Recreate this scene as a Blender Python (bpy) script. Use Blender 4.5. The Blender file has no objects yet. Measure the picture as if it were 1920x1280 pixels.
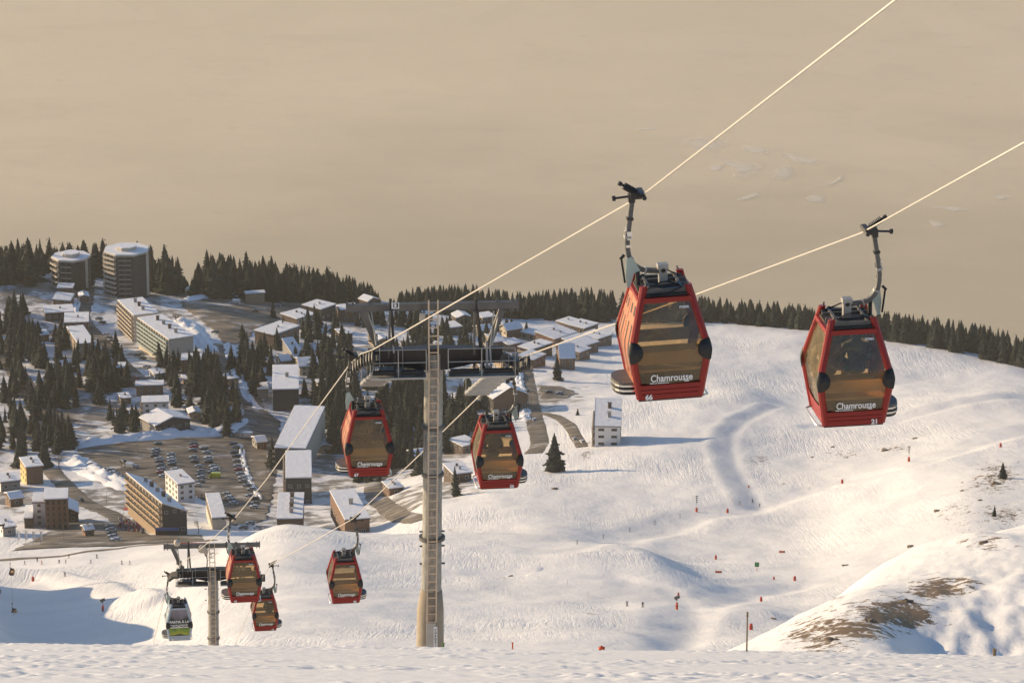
import bpy, bmesh, math, random
import numpy as np
from mathutils import Vector, Matrix

random.seed(7)
RNG = np.random.default_rng(11)
scene = bpy.context.scene
COL = scene.collection
rad = math.radians

# ------------------------------------------------------------------ camera
PITCH = rad(-17.5)
FPX = 7500.0                      # focal length in pixels of the 1920 px wide photograph
cam_data = bpy.data.cameras.new('camera')
cam_data.sensor_width = 36.0
cam_data.lens = FPX / 1920.0 * 36.0
cam_data.clip_start = 0.5
cam_data.clip_end = 60000.0
cam = bpy.data.objects.new('camera', cam_data)
COL.objects.link(cam)
cam.location = (0, 0, 0)
cam.rotation_euler = (rad(90) + PITCH, 0, 0)
scene.camera = cam

# ------------------------------------------------------------------ world, sun, exposure
SUN_EL = rad(14.5)
SUN_AZ = math.atan2(-0.90, 0.436)          # from +Y towards +X: the sun stands to the left, a little ahead
world = bpy.data.worlds.new('World')
scene.world = world
world.use_nodes = True
wn = world.node_tree
wn.nodes.clear()
w_out = wn.nodes.new('ShaderNodeOutputWorld')
w_bg = wn.nodes.new('ShaderNodeBackground')
w_sky = wn.nodes.new('ShaderNodeTexSky')
w_sky.sky_type = 'NISHITA'
w_sky.sun_disc = False
w_sky.sun_elevation = SUN_EL
w_sky.sun_rotation = SUN_AZ
w_sky.altitude = 1800
w_sky.air_density = 1.0
w_sky.dust_density = 0.4
w_sky.ozone_density = 2.0
w_bg.inputs['Strength'].default_value = 0.118
wn.links.new(w_sky.outputs[0], w_bg.inputs['Color'])
wn.links.new(w_bg.outputs[0], w_out.inputs['Surface'])

sun_data = bpy.data.lights.new('sun', 'SUN')
sun_data.energy = 5.0
sun_data.angle = rad(0.6)
sun_data.color = (1.0, 0.755, 0.465)
sun = bpy.data.objects.new('sun', sun_data)
COL.objects.link(sun)
TO_SUN = Vector((math.cos(SUN_EL) * math.sin(SUN_AZ), math.cos(SUN_EL) * math.cos(SUN_AZ), math.sin(SUN_EL)))
sun.rotation_euler = TO_SUN.to_track_quat('Z', 'Y').to_euler()

scene.view_settings.view_transform = 'Standard'
scene.view_settings.look = 'None'
scene.view_settings.gamma = 1.0
scene.view_settings.use_curve_mapping = False
scene.view_settings.exposure = 0.61
scene.cycles.use_denoising = True
scene.cycles.max_bounces = 8
scene.cycles.diffuse_bounces = 2
scene.cycles.glossy_bounces = 3
scene.cycles.transmission_bounces = 6
scene.cycles.transparent_max_bounces = 16
scene.cycles.volume_bounces = 1
scene.cycles.sample_clamp_indirect = 6.0

# ------------------------------------------------------------------ picture <-> place
CP, SP = math.cos(PITCH), math.sin(PITCH)

def ray(px, py):
    u = (px - 960.0) / FPX
    v = (640.0 - py) / FPX
    return Vector((u, CP - v * SP, SP + v * CP))      # unit depth along the view axis

def P(px, py, depth):
    return ray(px, py) * depth

def tan_of(py):
    v = (640.0 - np.asarray(py, float)) / FPX
    return (SP + v * CP) / (CP - v * SP)

def py_of(t):
    # inverse of tan_of
    t = np.asarray(t, float)
    v = (t * CP - SP) / (CP + t * SP)
    return 640.0 - v * FPX

def px_scale(p):
    """pixels (of the photograph) per metre at a point"""
    return FPX / (p[1] * CP + p[2] * SP)

# ------------------------------------------------------------------ noise
_PERM = RNG.permutation(512)
_GR = RNG.normal(size=(512, 2)); _GR /= np.linalg.norm(_GR, axis=1)[:, None]

def noise2(x, y):
    x = np.asarray(x, float); y = np.asarray(y, float)
    xi = np.floor(x).astype(np.int64); yi = np.floor(y).astype(np.int64)
    xf = x - xi; yf = y - yi
    def g(ix, iy, fx, fy):
        h = _PERM[(_PERM[ix & 511] + iy) & 511]
        v = _GR[h]
        return v[..., 0] * fx + v[..., 1] * fy
    u = xf * xf * xf * (xf * (xf * 6 - 15) + 10); w = yf * yf * yf * (yf * (yf * 6 - 15) + 10)
    a = g(xi, yi, xf, yf); b = g(xi + 1, yi, xf - 1, yf)
    c = g(xi, yi + 1, xf, yf - 1); d = g(xi + 1, yi + 1, xf - 1, yf - 1)
    return ((a * (1 - u) + b * u) * (1 - w) + (c * (1 - u) + d * u) * w) * 1.5

def fbm(x, y, o=4, gain=0.5):
    s = 0; amp = 1.0
    for k in range(o):
        s = s + amp * noise2(x * 2 ** k + 17.3 * k, y * 2 ** k - 9.1 * k)
        amp *= gain
    return s

def smooth(x, a, b):
    t = np.clip((np.asarray(x, float) - a) / (b - a), 0, 1)
    return t * t * (3 - 2 * t)

def pchip(x, y, xq):
    x = np.asarray(x, float); y = np.asarray(y, float); xq = np.asarray(xq, float)
    h = np.diff(x); dl = np.diff(y) / h
    m = np.zeros_like(y)
    for i in range(1, len(x) - 1):
        if dl[i - 1] * dl[i] > 0:
            w1 = 2 * h[i] + h[i - 1]; w2 = h[i] + 2 * h[i - 1]
            m[i] = (w1 + w2) / (w1 / dl[i - 1] + w2 / dl[i])
    m[0] = dl[0]; m[-1] = dl[-1]
    k = np.clip(np.searchsorted(x, xq) - 1, 0, len(x) - 2)
    t = (xq - x[k]) / h[k]
    t = np.clip(t, -0.5, 1.5)
    return ((2 * t**3 - 3 * t**2 + 1) * y[k] + (t**3 - 2 * t**2 + t) * h[k] * m[k]
            + (-2 * t**3 + 3 * t**2) * y[k + 1] + (t**3 - t**2) * h[k] * m[k + 1])

# ------------------------------------------------------------------ terrain heights
# Each column: (horizontal distance, height in the picture) from the crest at the camera's feet to the wooded ridge
COLS = {
 -1500: [(900,1225),(1100,1150),(1250,1100),(1420,1050),(1560,985),(1730,860),(1920,690),(2150,512)],
 -500: [(900,1225),(1100,1165),(1260,1105),(1420,1050),(1560,985),(1730,860),(1920,695),(2150,516)],
 0:    [(920,1228),(1080,1190),(1280,1100),(1430,1046),(1560,985),(1730,868),(1920,700),(2150,519)],
 200:  [(900,1226),(1080,1172),(1280,1085),(1430,1036),(1560,985),(1740,855),(1930,690),(2170,526)],
 400:  [(830,1226),(1000,1135),(1200,1052),(1400,1022),(1570,975),(1750,850),(1930,690),(2180,538)],
 470:  [(800,1226),(1000,1125),(1280,1000),(1420,1015),(1570,975),(1755,848),(1940,690),(2190,545)],
 540:  [(800,1226),(1000,1120),(1330,979),(1440,1018),(1570,975),(1760,845),(1950,690),(2200,551)],
 700:  [(800,1228),(1000,1130),(1330,995),(1450,1012),(1580,965),(1760,845),(1950,690),(2220,567)],
 830:  [(800,1229),(1000,1140),(1300,1000),(1430,985),(1560,930),(1740,840),(1950,700),(2230,580)],
 1000: [(800,1230),(1000,1145),(1280,1012),(1400,985),(1560,910),(1740,820),(1950,710),(2240,592)],
 1200: [(820,1230),(1050,1130),(1230,1045),(1350,1025),(1520,930),(1740,800),(1980,700),(2230,598)],
 1330: [(850,1230),(1050,1140),(1200,1082),(1330,1045),(1520,930),(1740,800),(1980,690),(2230,603)],
 1500: [(850,1232),(1050,1150),(1200,1092),(1340,1035),(1540,920),(1750,800),(1980,700),(2200,612)],
 1640: [(850,1234),(1050,1140),(1200,1070),(1340,1000),(1540,890),(1750,790),(1960,710),(2150,627)],
 1800: [(850,1234),(1040,1122),(1190,1042),(1340,955),(1535,855),(1740,778),(1935,717),(2100,655)],
 1920: [(850,1234),(1060,1108),(1220,1018),(1370,930),(1550,838),(1735,775),(1900,724),(2060,682)],
 2500: [(850,1210),(1080,1080),(1250,985),(1400,905),(1570,835),(1740,805),(1900,792),(2060,780)],
 3600: [(850,1210),(1080,1080),(1250,985),(1400,905),(1570,835),(1740,810),(1900,802),(2060,800)],
}
RY900 = CP - ((640 - 900) / FPX) * SP
def a_of_px(px, ry=RY900):
    return (np.asarray(px, float) - 960.0) / FPX / ry

VALLEY_Z = -2000.0
a_in = np.linspace(-0.165, 0.165, 520)
a_out = np.linspace(0.165, 0.42, 40)[1:]
A = np.concatenate([-a_out[::-1], a_in, a_out])
D = np.unique(np.concatenate([
    np.linspace(2.0, 16.0, 30), np.linspace(16, 56, 520), np.linspace(56, 280, 50), np.linspace(280, 780, 150),
    np.linspace(780, 1450, 250), np.linspace(1450, 2300, 250), np.linspace(2300, 5400, 40)]))
NA, ND = len(A), len(D)

def crest_y(px):
    return np.interp(px, [-1500, 0, 400, 800, 1400, 1920, 3600], [1200, 1209, 1212, 1217, 1223, 1231, 1250])

def base_table():
    cx = sorted(COLS)
    ca = a_of_px(cx)
    K = 8
    dk = np.zeros((K, NA)); yk = np.zeros((K, NA))
    for k in range(K):
        dk[k] = pchip(ca, [COLS[c][k][0] for c in cx], A)
        yk[k] = pchip(ca, [COLS[c][k][1] for c in cx], A)
    pxA = 960 + A * FPX * RY900
    cy = crest_y(pxA)
    Z = np.zeros((ND, NA))
    for j in range(NA):
        d = [0.5, 2.0, 8.0, 18.0, 32.0, 50.0, 85.0, 280.0] + list(dk[:, j])
        z = [-1.55, -1.80, 8 * tan_of(1440), 18 * tan_of(cy[j] + 70), 32 * tan_of(cy[j] + 24), 50.0 * tan_of(cy[j]), 85.0 * tan_of(1290), 280 * tan_of(1338)]
        z += list(dk[:, j] * tan_of(yk[:, j]))
        dr, zr = dk[-1, j], z[-1]
        d += [dr + 120, dr + 420, 4000, 5000, 5600]
        z += [zr - 42, zr - 240, -1760, -1995, VALLEY_Z]
        Z[:, j] = pchip(d, z, D)
    return Z

MOUND = {1330: (470,1262), 1400: (480,1228), 1450: (480,1203), 1500: (500,1170), 1580: (510,1120), 1660: (530,1072), 1790: (560,1024),
         1920: (590,985), 2300: (650,905), 3600: (650,905)}

def mound_table():
    cx = sorted(MOUND)
    ca = a_of_px(cx)
    dc = pchip(ca, [MOUND[c][0] for c in cx], A); yc = pchip(ca, [MOUND[c][1] for c in cx], A)
    Z = np.full((ND, NA), -1e4)
    for j in range(NA):
        if A[j] < ca[0]:
            continue
        d = [100, 180, 300, dc[j], dc[j] + 60, dc[j] + 220, 1000]
        y = [1420, 1330, 1252, yc[j], yc[j] + 30, 1330, 1420]
        z = np.array(d) * tan_of(y)
        Z[:, j] = np.where(D < 1000, pchip(d, z, np.minimum(D, 1000)), -1e4)
    return Z

AA, DD = np.meshgrid(A, D)
XX = AA * DD
YY = DD.copy()
Z0 = base_table()
ZM = mound_table()
def smax(a, b, k):
    h = np.clip(0.5 + 0.5 * (a - b) / k, 0, 1)
    return a * h + b * (1 - h) + k * h * (1 - h)
ZZ = np.where(ZM > -5000, smax(ZM, Z0, 3.0), Z0)
# blur a little along the columns and rows of the far field so the knots do not show
for _ in range(10):
    m = (YY > 300) & (YY < 5000)
    Zb = ZZ.copy()
    Zb[1:-1, 1:-1] = (ZZ[1:-1, 1:-1] * 2 + ZZ[:-2, 1:-1] + ZZ[2:, 1:-1] + ZZ[1:-1, :-2] + ZZ[1:-1, 2:]) / 6
    ZZ = np.where(m, Zb, ZZ)

PXX = 960 + FPX * AA * RY900
PYY = py_of(ZZ / YY)
ski = smooth(YY, 700, 850)
# village flat and forest: rougher snow; pistes: gentle rolls
vill = np.clip(smooth(YY, 1480, 1560) * (1 - smooth(PXX, 830, 1050)) + smooth(YY, 1750, 1850) * (1 - smooth(PXX, 1080, 1160)), 0, 1)
ZZ += ski * (1 - smooth(YY, 2300, 2600)) * (2.2 * noise2(XX / 110, YY / 150) + 0.75 * fbm(XX / 34, YY / 60, 3))
ZZ += vill * 0.5 * fbm(XX / 16 + 5, YY / 16, 3)
# unseen shoulder added left of the frame to throw shade over the bowl
ax = XX - a_of_px(-150) * YY
ZZ += 30 * np.exp(-(np.clip(ax, 0, 1e9) / 14) ** 2 - (np.clip(-ax, 0, 1e9) / 60) ** 2) * smooth(YY, 900, 980) * (1 - smooth(YY, 1240, 1330)) * (1 + 0.25 * noise2(YY / 60, 2.2))
# rolls with a shaded right flank: (px, py, distance, half width, half length, height)
def roll(px, d, w, l, h, skew=0.0):
    global ZZ
    x0 = float(a_of_px(px)) * d
    u = (XX - x0) + skew * (YY - d); v = (YY - d)
    left = np.exp(-(np.clip(-u, 0, 1e9) / (2.4 * w)) ** 2); right = np.exp(-(np.clip(u, 0, 1e9) / w) ** 2)
    ZZ += h * left * right * np.exp(-(v / l) ** 2)
roll(1215, 1180, 16, 95, 5.0, 0.05)        # shaded flank right of the middle hill
roll(1170, 880, 10, 50, 2.6)
roll(1395, 1850, 16, 45, 4.0)
roll(1850, 1780, 30, 70, 5.0)
roll(1440, 1010, 8, 26, 1.8)
roll(1700, 1500, 20, 40, 2.5)
roll(60, 1330, 30, 30, 3.0)
roll(240, 1120, 12, 40, 3.0)
roll(1690, 400, 7.5, 60, 2.0, 0.10)        # spine of the stony mound
roll(1800, 520, 6, 40, 2.0, 0.05)
def bowl(px, d, wl, wr, l, h):
    global ZZ
    u = XX - float(a_of_px(px)) * d - 0.02 * (YY - d)
    ZZ -= h * np.exp(-(np.clip(-u, 0, 1e9) / wl) ** 2 - (np.clip(u, 0, 1e9) / wr) ** 2 - ((YY - d) / l) ** 2)
bowl(1835, 350, 6.0, 22, 48, 6.5)          # shaded hollow right of the stony patch
# groomed track that swings down the right slope (a shallow trough)
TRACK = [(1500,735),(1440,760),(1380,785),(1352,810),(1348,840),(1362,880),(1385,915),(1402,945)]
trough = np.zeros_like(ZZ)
def carve(path, width, drop, tilt, d0, d1, smooth_in=True):
    """lay a groomed way along a line of the picture: lowered by drop and tilted across"""
    global ZZ, trough
    py = py_of(ZZ / YY)
    pts = []
    for (tx, ty) in path:
        j = int(np.argmin(abs(A - a_of_px(tx))))
        rows = np.where((D > d0) & (D < d1))[0]
        k = rows[int(np.argmin(abs(py[rows, j] - ty)))]
        pts.append((XX[k, j], YY[k, j]))
    dist = np.full_like(ZZ, 1e9); side = np.zeros_like(ZZ)
    for (x0, y0), (x1, y1) in zip(pts[:-1], pts[1:]):
        dx, dy = x1 - x0, y1 - y0; L2 = dx * dx + dy * dy
        t = np.clip(((XX - x0) * dx + (YY - y0) * dy) / L2, 0, 1)
        dd = np.hypot(XX - x0 - t * dx, YY - y0 - t * dy)
        cr = ((XX - x0) * dy - (YY - y0) * dx) / math.sqrt(L2)
        cr = -cr if (dy < 0) else cr
        side = np.where(dd < dist, cr, side); dist = np.minimum(dist, dd)
    f = np.exp(-(dist / width) ** 4)
    ZZ -= (drop + tilt * np.clip(side, -width, width)) * f
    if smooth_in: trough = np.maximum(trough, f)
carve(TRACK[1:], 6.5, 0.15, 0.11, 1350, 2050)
lane_tint = trough.copy()
carve([(1040,1032),(1150,1004),(1290,968),(1360,957),(1450,932),(1560,906),(1700,872),(1800,838),(1930,800)], 12.0, 1.0, 0.05, 1150, 1900)
carve([(1540,800),(1650,790),(1760,760),(1930,745)], 10.0, 0.8, 0.08, 1400, 1950)
carve([(0,1078),(90,1082),(180,1104),(262,1134)], 7.0, -2.0, -0.10, 1000, 1450, False)
carve([(840,1072),(1000,1070),(1120,1078),(1220,1098),(1262,1130),(1262,1170)], 8.0, 0.5, 0.05, 900, 1250)
carve([(1200,1226),(1262,1180),(1300,1140),(1390,1108),(1480,1098)], 9.0, 0.7, 0.08, 800, 1250)
# moguls on the shaded right of the mound, wind-scoured crust at our feet
mog = smooth(PXX, 1700, 1800) * smooth(YY, 280, 320) * (1 - smooth(YY, 420, 470))
ZZ += mog * 0.55 * noise2(XX / 2.6, YY / 7.0)
near = 1 - smooth(YY, 60, 75)
crust = fbm(XX / 0.55, YY / 0.42, 4, 0.6)
scour = 1 - np.abs(noise2(XX / 0.9 + 3, YY / 0.5))
patch = smooth(noise2(XX / 2.6 + 40, YY / 2.4), -0.2, 0.45)
fine = noise2(XX / 0.24 + 11, YY / 0.20) + 0.7 * noise2(XX / 0.11 + 5, YY / 0.16)
ZZ += near * (0.002 * crust + (0.005 + 0.020 * patch) * fine + 0.030 * patch * np.maximum(0, scour - 0.86) * 5 * 0.25 + 0.010 * noise2(XX / 6, YY / 7))
mid = smooth(YY, 280, 320) * (1 - smooth(YY, 650, 750))
ZZ += mid * 0.18 * fbm(XX / 3.5, YY / 6.0, 3)

# ------------------------------------------------------------------ reading the terrain
_logless = D
def ground(x, y):
    """height of the terrain mesh (bilinear)"""
    x = np.asarray(x, float); y = np.asarray(y, float)
    a = x / y
    i = np.clip(np.searchsorted(A, a) - 1, 0, NA - 2); j = np.clip(np.searchsorted(D, y) - 1, 0, ND - 2)
    fa = np.clip((a - A[i]) / (A[i + 1] - A[i]), 0, 1); fd = np.clip((y - D[j]) / (D[j + 1] - D[j]), 0, 1)
    return ((ZZ[j, i] * (1 - fa) + ZZ[j, i + 1] * fa) * (1 - fd) + (ZZ[j + 1, i] * (1 - fa) + ZZ[j + 1, i + 1] * fa) * fd)

_DS = np.concatenate([np.arange(3, 60, 0.25), np.arange(60, 750, 1.0), np.arange(750, 2400, 1.0)])
def hit(px, py, dmin=0.0, dmax=1e9):
    """first point of the ground seen at a pixel, from distance dmin on"""
    r = ray(px, py)
    ds = _DS[(_DS >= dmin) & (_DS <= dmax)]
    x = r.x / r.y * ds; zr = r.z / r.y * ds
    below = zr <= ground(x, ds)
    k = int(np.argmax(below))
    if not below.any():
        # sight line passes over everything: take the closest approach
        k = int(np.argmin(zr - ground(x, ds)))
        d = ds[k]
    elif k == 0:
        d = ds[0]
    else:
        g0 = zr[k-1] - ground(x[k-1], ds[k-1]); g1 = zr[k] - ground(x[k], ds[k])
        d = ds[k-1] + (ds[k] - ds[k-1]) * g0 / max(1e-9, g0 - g1)
    X = r.x / r.y * d
    return Vector((float(X), float(d), float(ground(X, d))))

def gz(x, y):
    return float(ground(x, y))

# ------------------------------------------------------------------ material helpers
MATS = {}
def new_mat(name):
    m = bpy.data.materials.new(name)
    m.use_nodes = True
    n = m.node_tree
    n.nodes.clear()
    o = n.nodes.new('ShaderNodeOutputMaterial')
    return m, n, o

def N(n, t, **kw):
    x = n.nodes.new(t)
    for k, v in kw.items():
        if k in x.inputs.keys() if hasattr(x.inputs, 'keys') else False:
            x.inputs[k].default_value = v
        else:
            setattr(x, k, v)
    return x

def simple(name, col, rough=0.6, metal=0.0, var=0.12, scale=3.0, bump=0.0, spec=0.5, coat=0.0):
    """plain coloured material with a little procedural wear"""
    if name in MATS:
        return MATS[name]
    m, n, o = new_mat(name)
    b = n.nodes.new('ShaderNodeBsdfPrincipled')
    tc = n.nodes.new('ShaderNodeTexCoord')
    nz = n.nodes.new('ShaderNodeTexNoise'); nz.inputs['Scale'].default_value = scale; nz.inputs['Detail'].default_value = 5
    n.links.new(tc.outputs['Object'], nz.inputs['Vector'])
    mx = n.nodes.new('ShaderNodeMix'); mx.data_type = 'RGBA'
    c = list(col)[:3]
    mx.inputs[6].default_value = [max(0, v * (1 - var)) for v in c] + [1]
    mx.inputs[7].default_value = [min(1, v * (1 + var)) for v in c] + [1]
    n.links.new(nz.outputs['Fac'], mx.inputs[0])
    n.links.new(mx.outputs[2], b.inputs['Base Color'])
    b.inputs['Roughness'].default_value = rough
    b.inputs['Metallic'].default_value = metal
    b.inputs['Specular IOR Level'].default_value = spec
    b.inputs['Coat Weight'].default_value = coat
    if bump > 0:
        bp = n.nodes.new('ShaderNodeBump'); bp.inputs['Distance'].default_value = bump
        n.links.new(nz.outputs['Fac'], bp.inputs['Height'])
        n.links.new(bp.outputs[0], b.inputs['Normal'])
    n.links.new(b.outputs[0], o.inputs['Surface'])
    MATS[name] = m
    return m

def link_mesh(name, me, mat=None, parent=None):
    o = bpy.data.objects.new(name, me)
    COL.objects.link(o)
    if mat is not None and not me.materials:
        me.materials.append(mat)
    if parent is not None:
        o.parent = parent
    return o

def tag(o, label=None, cat=None, group=None, kind=None):
    if label: o['label'] = label
    if cat: o['category'] = cat
    if group: o['group'] = group
    if kind: o['kind'] = kind
    return o

def thing(name, label, cat, loc, rz=0.0, group=None):
    o = bpy.data.objects.new(name, None)
    COL.objects.link(o)
    o.empty_display_size = 0.3
    o.location = loc
    o.rotation_euler = (0, 0, rz)
    return tag(o, label, cat, group)

class MB:
    """collects shapes into one mesh"""
    def __init__(s):
        s.v = []; s.f = []; s.m = []
        s.mi = 0
    def add(s, vs, fs):
        b = len(s.v)
        s.v += [tuple(v) for v in vs]
        s.f += [tuple(i + b for i in f) for f in fs]
        s.m += [s.mi] * len(fs)
        return s
    def box(s, c, size, M=None):
        x, y, z = size[0] / 2, size[1] / 2, size[2] / 2
        vs = [Vector((sx * x, sy * y, sz * z)) for sz in (-1, 1) for sy in (-1, 1) for sx in (-1, 1)]
        if M is not None: vs = [M @ v for v in vs]
        c = Vector(c)
        return s.add([v + c for v in vs], [(0,2,3,1),(4,5,7,6),(0,1,5,4),(2,6,7,3),(0,4,6,2),(1,3,7,5)])
    def bar(s, p, q, w, h=None, up=(0, 0, 1)):
        p = Vector(p); q = Vector(q); h = h or w
        d = (q - p)
        L = d.length
        if L < 1e-6: return s
        d /= L
        u = Vector(up)
        if abs(d.dot(u)) > 0.99: u = Vector((0, 1, 0))
        r = d.cross(u).normalized(); u = r.cross(d)
        a = r * w / 2; b = u * h / 2
        vs = [p - a - b, p + a - b, p + a + b, p - a + b, q - a - b, q + a - b, q + a + b, q - a + b]
        return s.add(vs, [(0,3,2,1),(4,5,6,7),(0,1,5,4),(1,2,6,5),(2,3,7,6),(3,0,4,7)])
    def tube(s, pts, r, n=8, caps=True, flat=None):
        pts = [Vector(p) for p in pts]
        rr = r if isinstance(r, (list, tuple)) else [r] * len(pts)
        b = len(s.v); prev = None
        for i, p in enumerate(pts):
            d = (pts[min(i + 1, len(pts) - 1)] - pts[max(i - 1, 0)]).normalized()
            if prev is None:
                u = Vector((0, 0, 1)) if abs(d.z) < 0.9 else Vector((1, 0, 0))
                a = d.cross(u).normalized()
            else:
                a = (prev - d * prev.dot(d)).normalized()
            prev = a; c = d.cross(a)
            for k in range(n):
                t = 2 * math.pi * k / n
                s.v.append(tuple(p + (a * math.cos(t) + c * math.sin(t)) * rr[i]))
        for i in range(len(pts) - 1):
            for k in range(n):
                k2 = (k + 1) % n
                s.f.append((b + i*n + k, b + i*n + k2, b + (i+1)*n + k2, b + (i+1)*n + k)); s.m.append(s.mi)
        if caps:
            s.f.append(tuple(b + k for k in range(n))[::-1]); s.m.append(s.mi)
            s.f.append(tuple(b + (len(pts)-1)*n + k for k in range(n))); s.m.append(s.mi)
        return s
    def prism(s, poly, z0, z1):
        n = len(poly)
        vs = [(p[0], p[1], z0 if len(p) < 3 else p[2]) for p in poly] + [(p[0], p[1], z1) for p in poly]
        fs = [tuple(range(n))[::-1], tuple(range(n, 2 * n))] + [(i, (i+1) % n, n + (i+1) % n, n + i) for i in range(n)]
        return s.add(vs, fs)
    def loft(s, a, b, caps=True):
        n = len(a)
        fs = [(i, (i+1) % n, n + (i+1) % n, n + i) for i in range(n)]
        if caps: fs += [tuple(range(n))[::-1], tuple(range(n, 2*n))]
        return s.add(list(a) + list(b), fs)
    def quad(s, *p):
        return s.add(p, [tuple(range(len(p)))])
    def mesh(s, name, smooth=False, mats=None):
        me = bpy.data.meshes.new(name)
        me.from_pydata(s.v, [], s.f)
        if mats:
            for m in mats: me.materials.append(m)
            me.polygons.foreach_set('material_index', s.m)
        if smooth:
            me.polygons.foreach_set('use_smooth', [True] * len(s.f))
        me.update()
        return me
    def build(s, name, mat=None, parent=None, smooth=False, bevel=0.0):
        mats = mat if isinstance(mat, (list, tuple)) else ([mat] if mat else [])
        me = s.mesh(name, smooth, mats)
        bm = bmesh.new(); bm.from_mesh(me)
        bmesh.ops.recalc_face_normals(bm, faces=bm.faces)
        if bevel > 0:
            es = [e for e in bm.edges if len(e.link_faces) == 2 and e.calc_face_angle(0) > 0.6]
            bmesh.ops.bevel(bm, geom=es, offset=bevel, segments=2, affect='EDGES', profile=0.7)
        bm.to_mesh(me); bm.free()
        return link_mesh(name, me, None, parent)

def copy_tree(o, parent=None):
    c = o.copy(); COL.objects.link(c); c.parent = parent
    for ch in list(o.children):
        copy_tree(ch, c)
    return c

# ------------------------------------------------------------------ snow terrain mesh and its material
def terrain_material():
    m, n, o = new_mat('snow_and_earth')
    L = n.links.new
    b = n.nodes.new('ShaderNodeBsdfPrincipled')
    geo = n.nodes.new('ShaderNodeNewGeometry')
    at = n.nodes.new('ShaderNodeAttribute'); at.attribute_name = 'cover'
    sep = n.nodes.new('ShaderNodeSeparateColor'); L(at.outputs['Color'], sep.inputs[0])
    def noise(scale, detail=5, vec=None, rough=0.55, dist=0.0):
        x = n.nodes.new('ShaderNodeTexNoise'); x.inputs['Scale'].default_value = scale
        x.inputs['Detail'].default_value = detail; x.inputs['Roughness'].default_value = rough
        x.inputs['Distortion'].default_value = dist
        L(vec or geo.outputs['Position'], x.inputs['Vector'])
        return x.outputs['Fac']
    def math_(op, a, bb=None, clamp=False):
        x = n.nodes.new('ShaderNodeMath'); x.operation = op; x.use_clamp = clamp
        for i, v in enumerate((a, bb)):
            if v is None: continue
            if isinstance(v, (int, float)): x.inputs[i].default_value = v
            else: L(v, x.inputs[i])
        return x.outputs[0]
    def ramp(f, lo, hi):
        x = n.nodes.new('ShaderNodeMapRange'); x.interpolation_type = 'SMOOTHSTEP'
        L(f, x.inputs[0]); x.inputs[1].default_value = lo; x.inputs[2].default_value = hi
        return x.outputs[0]
    def mix(f, a, c):
        x = n.nodes.new('ShaderNodeMix'); x.data_type = 'RGBA'
        L(f, x.inputs[0])
        for i, v in ((6, a), (7, c)):
            if isinstance(v, tuple): x.inputs[i].default_value = (*v, 1)
            else: L(v, x.inputs[i])
        return x.outputs[2]
    mp = n.nodes.new('ShaderNodeMapping'); mp.inputs['Scale'].default_value = (1.0, 0.45, 1.0)
    L(geo.outputs['Position'], mp.inputs['Vector'])
    # bare ground shows where noise exceeds what the cover allows
    nr = noise(0.055, 7, mp.outputs[0], 0.68, 0.6)
    nr2 = noise(0.42, 6, mp.outputs[0], 0.65, 0.3)
    nr3 = noise(1.3, 5, mp.outputs[0], 0.75)
    nrm = math_('ADD', math_('ADD', math_('MULTIPLY', nr, 0.30), math_('MULTIPLY', nr2, 0.45)), math_('MULTIPLY', nr3, 0.42))
    rock = ramp(math_('ADD', math_('MULTIPLY', math_('SUBTRACT', nrm, 0.585), 2.4), math_('MULTIPLY', sep.outputs[0], 0.6)), 0.42, 0.45)
    nd = noise(0.10, 7, None, 0.65)
    dirt = ramp(math_('ADD', nd, math_('MULTIPLY', sep.outputs[1], 0.6)), 0.72, 0.90)
    snow = mix(ramp(noise(0.02, 4), 0.3, 0.7), (0.66, 0.66, 0.67), (0.735, 0.73, 0.735))
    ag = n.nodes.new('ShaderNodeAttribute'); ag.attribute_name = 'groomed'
    snow = mix(ag.outputs['Fac'], snow, (0.52, 0.545, 0.60))  # lane mixed to a greyer, bluer colour than the open snow
    earth = mix(noise(0.6, 6), (0.055, 0.032, 0.015), (0.22, 0.135, 0.06))
    mud = mix(noise(0.25, 6), (0.10, 0.085, 0.07), (0.26, 0.235, 0.21))
    c = mix(dirt, snow, mud)
    c = mix(rock, c, earth)
    L(c, b.inputs['Base Color'])
    b.inputs['Roughness'].default_value = 0.62
    b.inputs['Specular IOR Level'].default_value = 0.25
    # relief: ski tracks (stretched, wavering) and wind crust
    def lines(rot, sx, sy, scale, sharp):
        mp2 = n.nodes.new('ShaderNodeMapping'); mp2.inputs['Scale'].default_value = (sx, sy, 0.05); mp2.inputs['Rotation'].default_value = (0, 0, rot)
        mp2.vector_type = 'TEXTURE' if False else 'POINT'
        L(geo.outputs['Position'], mp2.inputs['Vector'])
        f = noise(scale, 3, mp2.outputs[0], 0.5, 0.8)
        rdg = math_('SUBTRACT', 1.0, math_('MULTIPLY', math_('ABSOLUTE', math_('SUBTRACT', f, 0.5)), sharp), True)
        return math_('POWER', rdg, 2.0)
    tracks = math_('MULTIPLY', math_('ADD', math_('ADD', lines(0.18, 1, 0.06, 0.36, 8), lines(-0.30, 1, 0.07, 0.46, 8)), lines(0.7, 1, 0.035, 0.14, 18)), sep.outputs[2])
    bp1 = n.nodes.new('ShaderNodeBump'); bp1.inputs['Distance'].default_value = -0.11; bp1.inputs['Strength'].default_value = 0.6
    L(tracks, bp1.inputs['Height'])
    bp2 = n.nodes.new('ShaderNodeBump'); bp2.inputs['Distance'].default_value = 0.55; bp2.inputs['Strength'].default_value = 0.5
    L(math_('MULTIPLY', at.outputs['Alpha'], 0.5), bp2.inputs['Strength'])
    L(noise(0.28, 5, mp.outputs[0], 0.6), bp2.inputs['Height']); L(bp1.outputs[0], bp2.inputs['Normal'])
    bp3 = n.nodes.new('ShaderNodeBump'); bp3.inputs['Distance'].default_value = 0.03; bp3.inputs['Strength'].default_value = 0.6
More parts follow.
